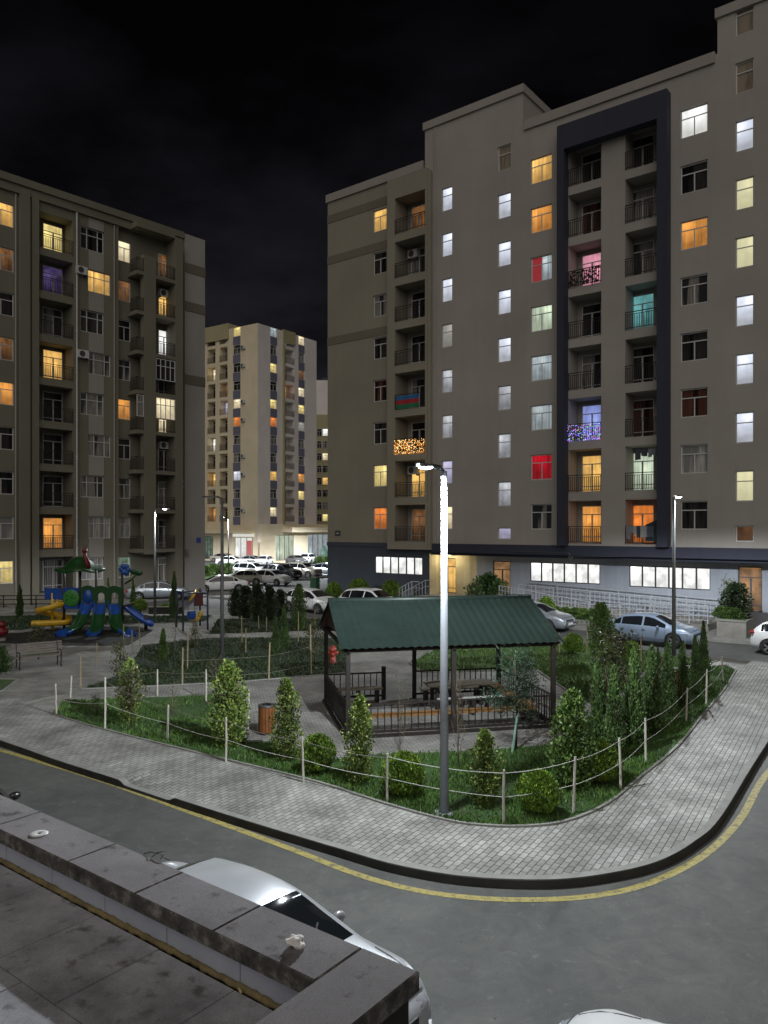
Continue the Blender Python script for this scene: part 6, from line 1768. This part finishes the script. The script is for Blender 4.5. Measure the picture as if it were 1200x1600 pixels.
# unit-height prototypes (1 m tall); scaled on the plant's Empty
for i in range(3): proto(f'vari{i}',crown('column',3600,.040,.34,10+i,.40,1.0,.215,.7,.03),stem(.85,.022,10+i),'vari')
for i in range(2): proto(f'ball{i}',crown('ball',7500,.070,.24,20+i,.65,1.0,.50,.26,.45),stem(.6,.05,20+i),'ball')
for i in range(3): proto(f'cyp{i}',crown('cone',5200,.040,.28,30+i,.7,1.0,.165,.55,.06),stem(.9,.022,30+i),'dark')
for i in range(2): proto(f'thuja{i}',crown('column',4600,.042,.30,40+i,.62,1.0,.22,.45,.08),stem(.9,.02,40+i),'mid')
for i in range(2): proto(f'cone{i}',crown('cone',1700,.07,.3,45+i,.5,1.0,.24,.5,.0),stem(.9,.02,45+i),'mid')
for i in range(3): proto(f'tree{i}',crown('column',4200,.048,.36,50+i,.2,.80,.26,.8,.02),stem(.7,.03,50+i),'tree')
for i in range(2): proto(f'bush{i}',crown('dome',2600,.085,.36,60+i,.3,1.0,.62,.7,.05),stem(.6,.03,60+i),'dark')
for i in range(2): proto(f'hedge{i}',crown('dome',1800,.12,.36,65+i,.4,1.0,.7,.5,.1),stem(.5,.04,65+i),'mid')
for i in range(3):
    tw,lv=sparse(70+i,1.0,16,.30,520,.05,.3); PR[f'wisp{i}']=(lv.mesh('crown',LM['wisp']),tw.mesh('trunk',M['bark'],True))
for i in range(2):
    tw,lv=sparse(80+i,1.0,14,.30,70,.035,.3,.05,1.0); PR[f'bare{i}']=(lv.mesh('crown',LM['wisp']),tw.mesh('trunk',M['bark_pale'],True))
tw,lv=sparse(90,1.0,22,.36,2600,.055,.07,.30,.25); PR['pine0']=(lv.mesh('crown',LM['pine']),tw.mesh('trunk',M['bark'],True))
proto('rust0',crown('column',700,.06,.3,95,.4,1.0,.26,.5,.1),stem(.8,.02,95),'rust')
rp_=random.Random(77)
def plant(key,px,py,ty,label,cat='shrub',wide=1.0,group=None,name=None,z=KH,pos=None,h=None):
    b=pos if pos is not None else G(px,py,z)
    hh=h if h is not None else (py-ty)/1200*b.y
    t=empty(name or {'tree':'tree','pine':'pine_tree'}.get(''.join(c for c in key if c.isalpha()),'shrub'),b,rp_.uniform(0,6.28),label,cat,group)
    t.scale=(hh*wide,hh*wide,hh)
    c,tr=PR[key]; inst('trunk',tr,t); inst('crown',c,t)
    return t
# front lawn, bright shrubs
plant('vari0',357,1166,1036,'bright variegated upright shrub in the front lawn left of the bin','shrub',1.0)
plant('vari1',448,1188,1065,'bright variegated upright shrub just right of the wooden bin','shrub',.85)
plant('vari2',562,1224,1092,'slim variegated upright shrub in front of the shelter’s left half','shrub',.78)
plant('vari0',757,1258,1143,'variegated upright shrub right of the lit lamp post','shrub',.95)
plant('thuja0',893,1232,1083,'broad feathery upright shrub at the right front corner of the shelter','shrub',1.05)
plant('wisp1',205,1140,1040,'loose grey-green tall shrub in the left part of the front lawn','shrub',.95)
plant('vari2',203,1128,1033,'upright pale green shrub beside the loose grey-green shrub on the left','shrub',.8)
plant('wisp2',150,1120,1086,'low pale loose shrub near the left tip of the front lawn','shrub',1.1)
plant('bare0',270,1124,1066,'small brownish twiggy bush in the front lawn on the left','shrub',1.0)
plant('bare1',338,1088,1030,'bare grey twiggy bush at the foot of the unlit lamp','shrub',1.3)
plant('ball0',496,1208,1150,'golden green ball shrub between two upright shrubs, leftmost ball of the front lawn','shrub')
plant('ball1',630,1244,1178,'golden green ball shrub left of the lit lamp post','shrub')
plant('ball0',841,1272,1206,'golden green ball shrub behind the rope, right of the lamp post','shrub')
plant('ball1',936,1224,1160,'golden green ball shrub half behind the broad feathery shrub','shrub',.95)
plant('ball0',895,1022,991,'dark rimmed ball shrub in the right lawn near the street','shrub')
plant('ball1',985,1032,1002,'ball shrub in front of the silver car’s rear wheel','shrub')
plant('pine0',806,1172,1015,'young pine tied to a green stake at the front of the shelter','tree',.95,name='pine_tree')
plant('bare1',625,1176,1070,'thin sapling with few yellow leaves before the shelter','tree',.55,name='sapling')
plant('bare0',716,1205,1060,'thin almost bare sapling just right of the lamp post','tree',.5,name='sapling')
# right hedge row
cy=[('cyp0',962,1186,1046,'dark',.95),('cyp1',988,1192,1052,'',1.0),('cyp2',1018,1168,1025,'',1.0),('cyp0',1045,1150,1020,'',1.1),('cyp1',1068,1122,1012,'',1.05),('cyp2',1090,1108,1010,'',.9),('cyp1',1108,1088,1000,'',.9),('cyp0',1120,1072,978,'',.85)]
labs=['dark conifer nearest the ball shrub, left end of the right hedge row','dark conifer, second in the hedge row along the right pavement','dark conifer, third in the hedge row along the right pavement','dark conifer, fourth in the hedge row beside the rusty bush','dark conifer, fifth in the hedge row behind the rope','dark conifer, sixth in the hedge row along the right pavement','short dark conifer, last but one at the far end of the hedge row','dark conifer with rounded top at the far end of the hedge row']
for (k_,x_,y_,t_,_,w_),lb_ in zip(cy,labs):
    g_=G(x_,y_,KH); plant(k_,0,0,0,lb_,'conifer',w_*.80,'conifers in the right hedge row',name='conifer',pos=g_+Vector((-.35,.22,0)),h=(y_-t_)/1200*g_.y*1.02)
plant('rust0',1054,1105,1050,'small rusty brown bush among the dark conifers','shrub',.9)
plant('thuja1',940,1040,945,'green upright conifer in the right lawn in front of the silver car','conifer',.95,name='conifer')
plant('wisp0',961,1100,985,'wispy dark sapling tree in the right lawn','tree',1.15,name='sapling')
plant('wisp2',946,1128,1050,'wispy bush by the diagonal path right of the shelter','shrub',.9)
plant('cyp2',1028,1052,1012,'small dark conifer behind the hedge row near the street lamp','conifer',.8,name='conifer')
# mid lawn and behind
for i,(k_,x_,y_,t_,w_,l_) in enumerate([('tree0',384,966,905,.95,'dark round-headed tree left of the white street hatchback, first of four from the left'),('tree1',402,970,902,.9,'dark round-headed tree, second of four in the row behind the lawn'),('tree2',421,968,906,.9,'dark round-headed tree, third of four in the row behind the lawn'),('tree0',438,964,912,.9,'dark round-headed tree, fourth of four nearest the white hatchback'),('tree1',368,962,912,1.0,'dark bushy tree against the unlit lamp post')]):
    plant(k_,x_,y_,t_,l_,'tree',w_*.82,'dark trees along the back of the lawn',name='tree').scale.z*=1.0
plant('cyp0',444,1012,950,'dull green conifer in the lawn left of the shelter','conifer',.95,name='conifer')
plant('thuja1',467,985,915,'tall thin conifer in front of the white street hatchback','conifer',.75,name='conifer')
plant('wisp1',492,1040,968,'loose leafless looking bush beside the red hydrant','shrub',1.0)
plant('cyp1',430,1025,965,'dark conifer behind the yellow stake in the left lawn','conifer',.9,name='conifer')
plant('cone0',255,1030,985,'yellow-green pointed conifer right of the blue slides','conifer',.8,name='conifer')
plant('wisp0',188,1075,1000,'tall dark loose bush between path and left lawn','shrub',.8)
plant('wisp2',305,1020,980,'loose bush in the lawn before the climbing frame','shrub',.95)
plant('bare1',274,1015,958,'thin bare sapling in the lawn near the climbing frame','tree',.5,name='sapling')
plant('cyp2',272,965,896,'dark pointed conifer beside the silver saloon','conifer',.7,name='conifer')
plant('cyp1',208,955,908,'dark conifer right of the slide tower','conifer',.8,name='conifer')
plant('cyp0',169,950,905,'small conifer seen above the green arches','conifer',.6,name='conifer')
plant('cyp2',31,962,916,'dark bushy conifer in front of the olive block, far left','conifer',.85,name='conifer')
plant('ball1',219,957,936,'round dark shrub behind the right slide','shrub')
plant('ball0',258,958,944,'small round shrub beside the pointed conifer','shrub')
plant('wisp1',60,1030,975,'dark loose bush behind the park bench','shrub',1.2)
plant('bush0',-2,1052,1012,'clipped dark green bush at the left edge beside the bench','shrub',.7)
plant('bare0',350,1010,975,'bare young sapling in the back lawn','tree',.5,name='sapling')
# by the right building
def bplant(key,px,d,h,label,wide=1.0,z=.13):
    p=fr.loc(s(px,d),d,z)+Vector(rb.location); plant(key,0,0,0,label,'shrub',wide,pos=p,h=h)
bplant('bush1',765,.9,2.3,'leafy dark bush in front of the entrance doors',.9)
bplant('wisp1',742,1.3,1.9,'pale twiggy bush left of the dark bush at the entrance',.8)
bplant('ball0',561,1.6,1.7,'round green bush against the slate wall, left of the pair',.85)
bplant('ball1',611,1.6,1.7,'round green bush against the slate wall, right of the pair',.85)
bplant('ball0',522,3.2,1.5,'round bush at the left corner of the slate wall',.8)
for i,px_ in enumerate((853,868,884,899,913,926)): bplant(f'hedge{i%2}',px_,1.85,.75,f'low clipped hedge plant, {ORD[i]} from the left below the ramp',1.0)
bplant('ball1',854,2.6,1.35,'small round topped bush on the pavement before the ramp',.7)
bplant('tree1',1150,1.9,2.1,'large dark bush growing in the concrete planter',1.2,.95)
bplant('wisp0',1137,1.2,1.9,'dark bush at the left end of the concrete planter',.8,.95)
for i,px_ in enumerate((1126,1137,1150)): bplant(f'hedge{i%2}',px_,2.3,.55,f'light green edging plant in the planter, {ORD[i]} from the left',1.0,.95)
# shrubs in the parking verge and shop planters
for i,(px_,py_) in enumerate([(322,900),(332,897),(345,899),(356,896),(366,900)]):
    plant(f'hedge{i%2}',px_,py_,py_-15,f'low shrub in the car park verge, {ORD[i]} from the left','shrub',1.2,z=.1)
for i,(px_,py_) in enumerate([(488,881),(499,881),(509,881)]):
    plant(f'hedge{i%2}',px_,py_,py_-11,f'low shrub before the teal shop window, {ORD[i]} from the left','shrub',1.3,z=0)
plant('cone1',401,873,852,'small conifer by the corner of the shop canopy','conifer',.9,name='conifer',z=0)
plant('cone0',321,871,850,'small conifer beside the far left shop window','conifer',.9,name='conifer',z=0)
g_=G(503,876,0); t=empty('market_umbrella',g_,0,'closed teal umbrella standing before the shop window','umbrella')
mb=MB(); mb.tube([(0,0,0),(0,0,2.6)],.05,8); mb.build('pole',M['steel'],t)
mb=MB(); mb.lathe([(.0,3.0),(.35,2.6),(.9,1.6),(1.15,.9),(1.0,.75)],14); mb.build('canopy',emis('teal_canopy_glow',(.02,.30,.18),.35),t,True)  # canopy glows by itself: brightness put into its colour, no lamp inside

# ------------------------------------------------------------------ grass
LM['grass']=leaf_mat('grass_blades',(.03,.08,.013),(.08,.175,.03),(.16,.23,.05))
LM['grass2']=leaf_mat('grass_blades_far',(.03,.07,.012),(.09,.17,.03),(.15,.22,.05))
def inside(poly,x,y):
    c=False; j=len(poly)-1
    for i in range(len(poly)):
        xi,yi=poly[i]; xj,yj=poly[j]
        if (yi>y)!=(yj>y) and x<(xj-xi)*(y-yi)/(yj-yi)+xi: c=not c
        j=i
    return c
def grass(key,n,hmin,hmax,wd,mat,near=True,seed=1):
    poly=LAWNS[key]; xs=[p[0] for p in poly]; ys=[p[1] for p in poly]; r=random.Random(seed); mb=MB(); c=0; tries=0
    while c<n and tries<n*12:
        tries+=1
        x=r.uniform(min(xs),max(xs)); y=r.uniform(min(ys),max(ys))
        if abs(x)>y*.56: continue
        if r.random()>(min(ys)/y)**2: continue
        nz=noise.noise(Vector((x*.8,y*.8,3)))
        if nz<-.25 and r.random()<.8: continue
        if not inside(poly,x,y): continue
        h=r.uniform(hmin,hmax)*(1+.6*nz); a=r.uniform(0,6.28); w_=wd*r.uniform(.6,1.3); l=r.gauss(0,.4)*h; l2=r.gauss(0,.4)*h
        dx,dy=math.cos(a)*w_,math.sin(a)*w_; z0=KH+.008
        k=len(mb.v); mb.v+=[(x-dx,y-dy,z0),(x+dx,y+dy,z0),(x+l,y+l2,z0+h)]; mb.f.append((k,k+1,k+2)); mb.m.append(0); c+=1
    tag(mb.build('grass',LM[mat]),kind='stuff')
grass('front',52000,.04,.10,.011,'grass',seed=1)
grass('right',16000,.05,.12,.02,'grass2',seed=2)
LM['grass3']=leaf_mat('grass_blades_shaded',(.010,.024,.005),(.028,.055,.011),(.05,.08,.02))  # darker blades carry the shade of the left lawns in their colour
grass('mid',12000,.05,.12,.02,'grass3',seed=3)
for i_,k_ in enumerate(('midback','leftback','leftedge')): grass(k_,2500,.06,.14,.04,'grass3',seed=4+i_)
for o in COL.objects:
    if o.name.startswith('grass'): o['category']='grass'; del o['category']
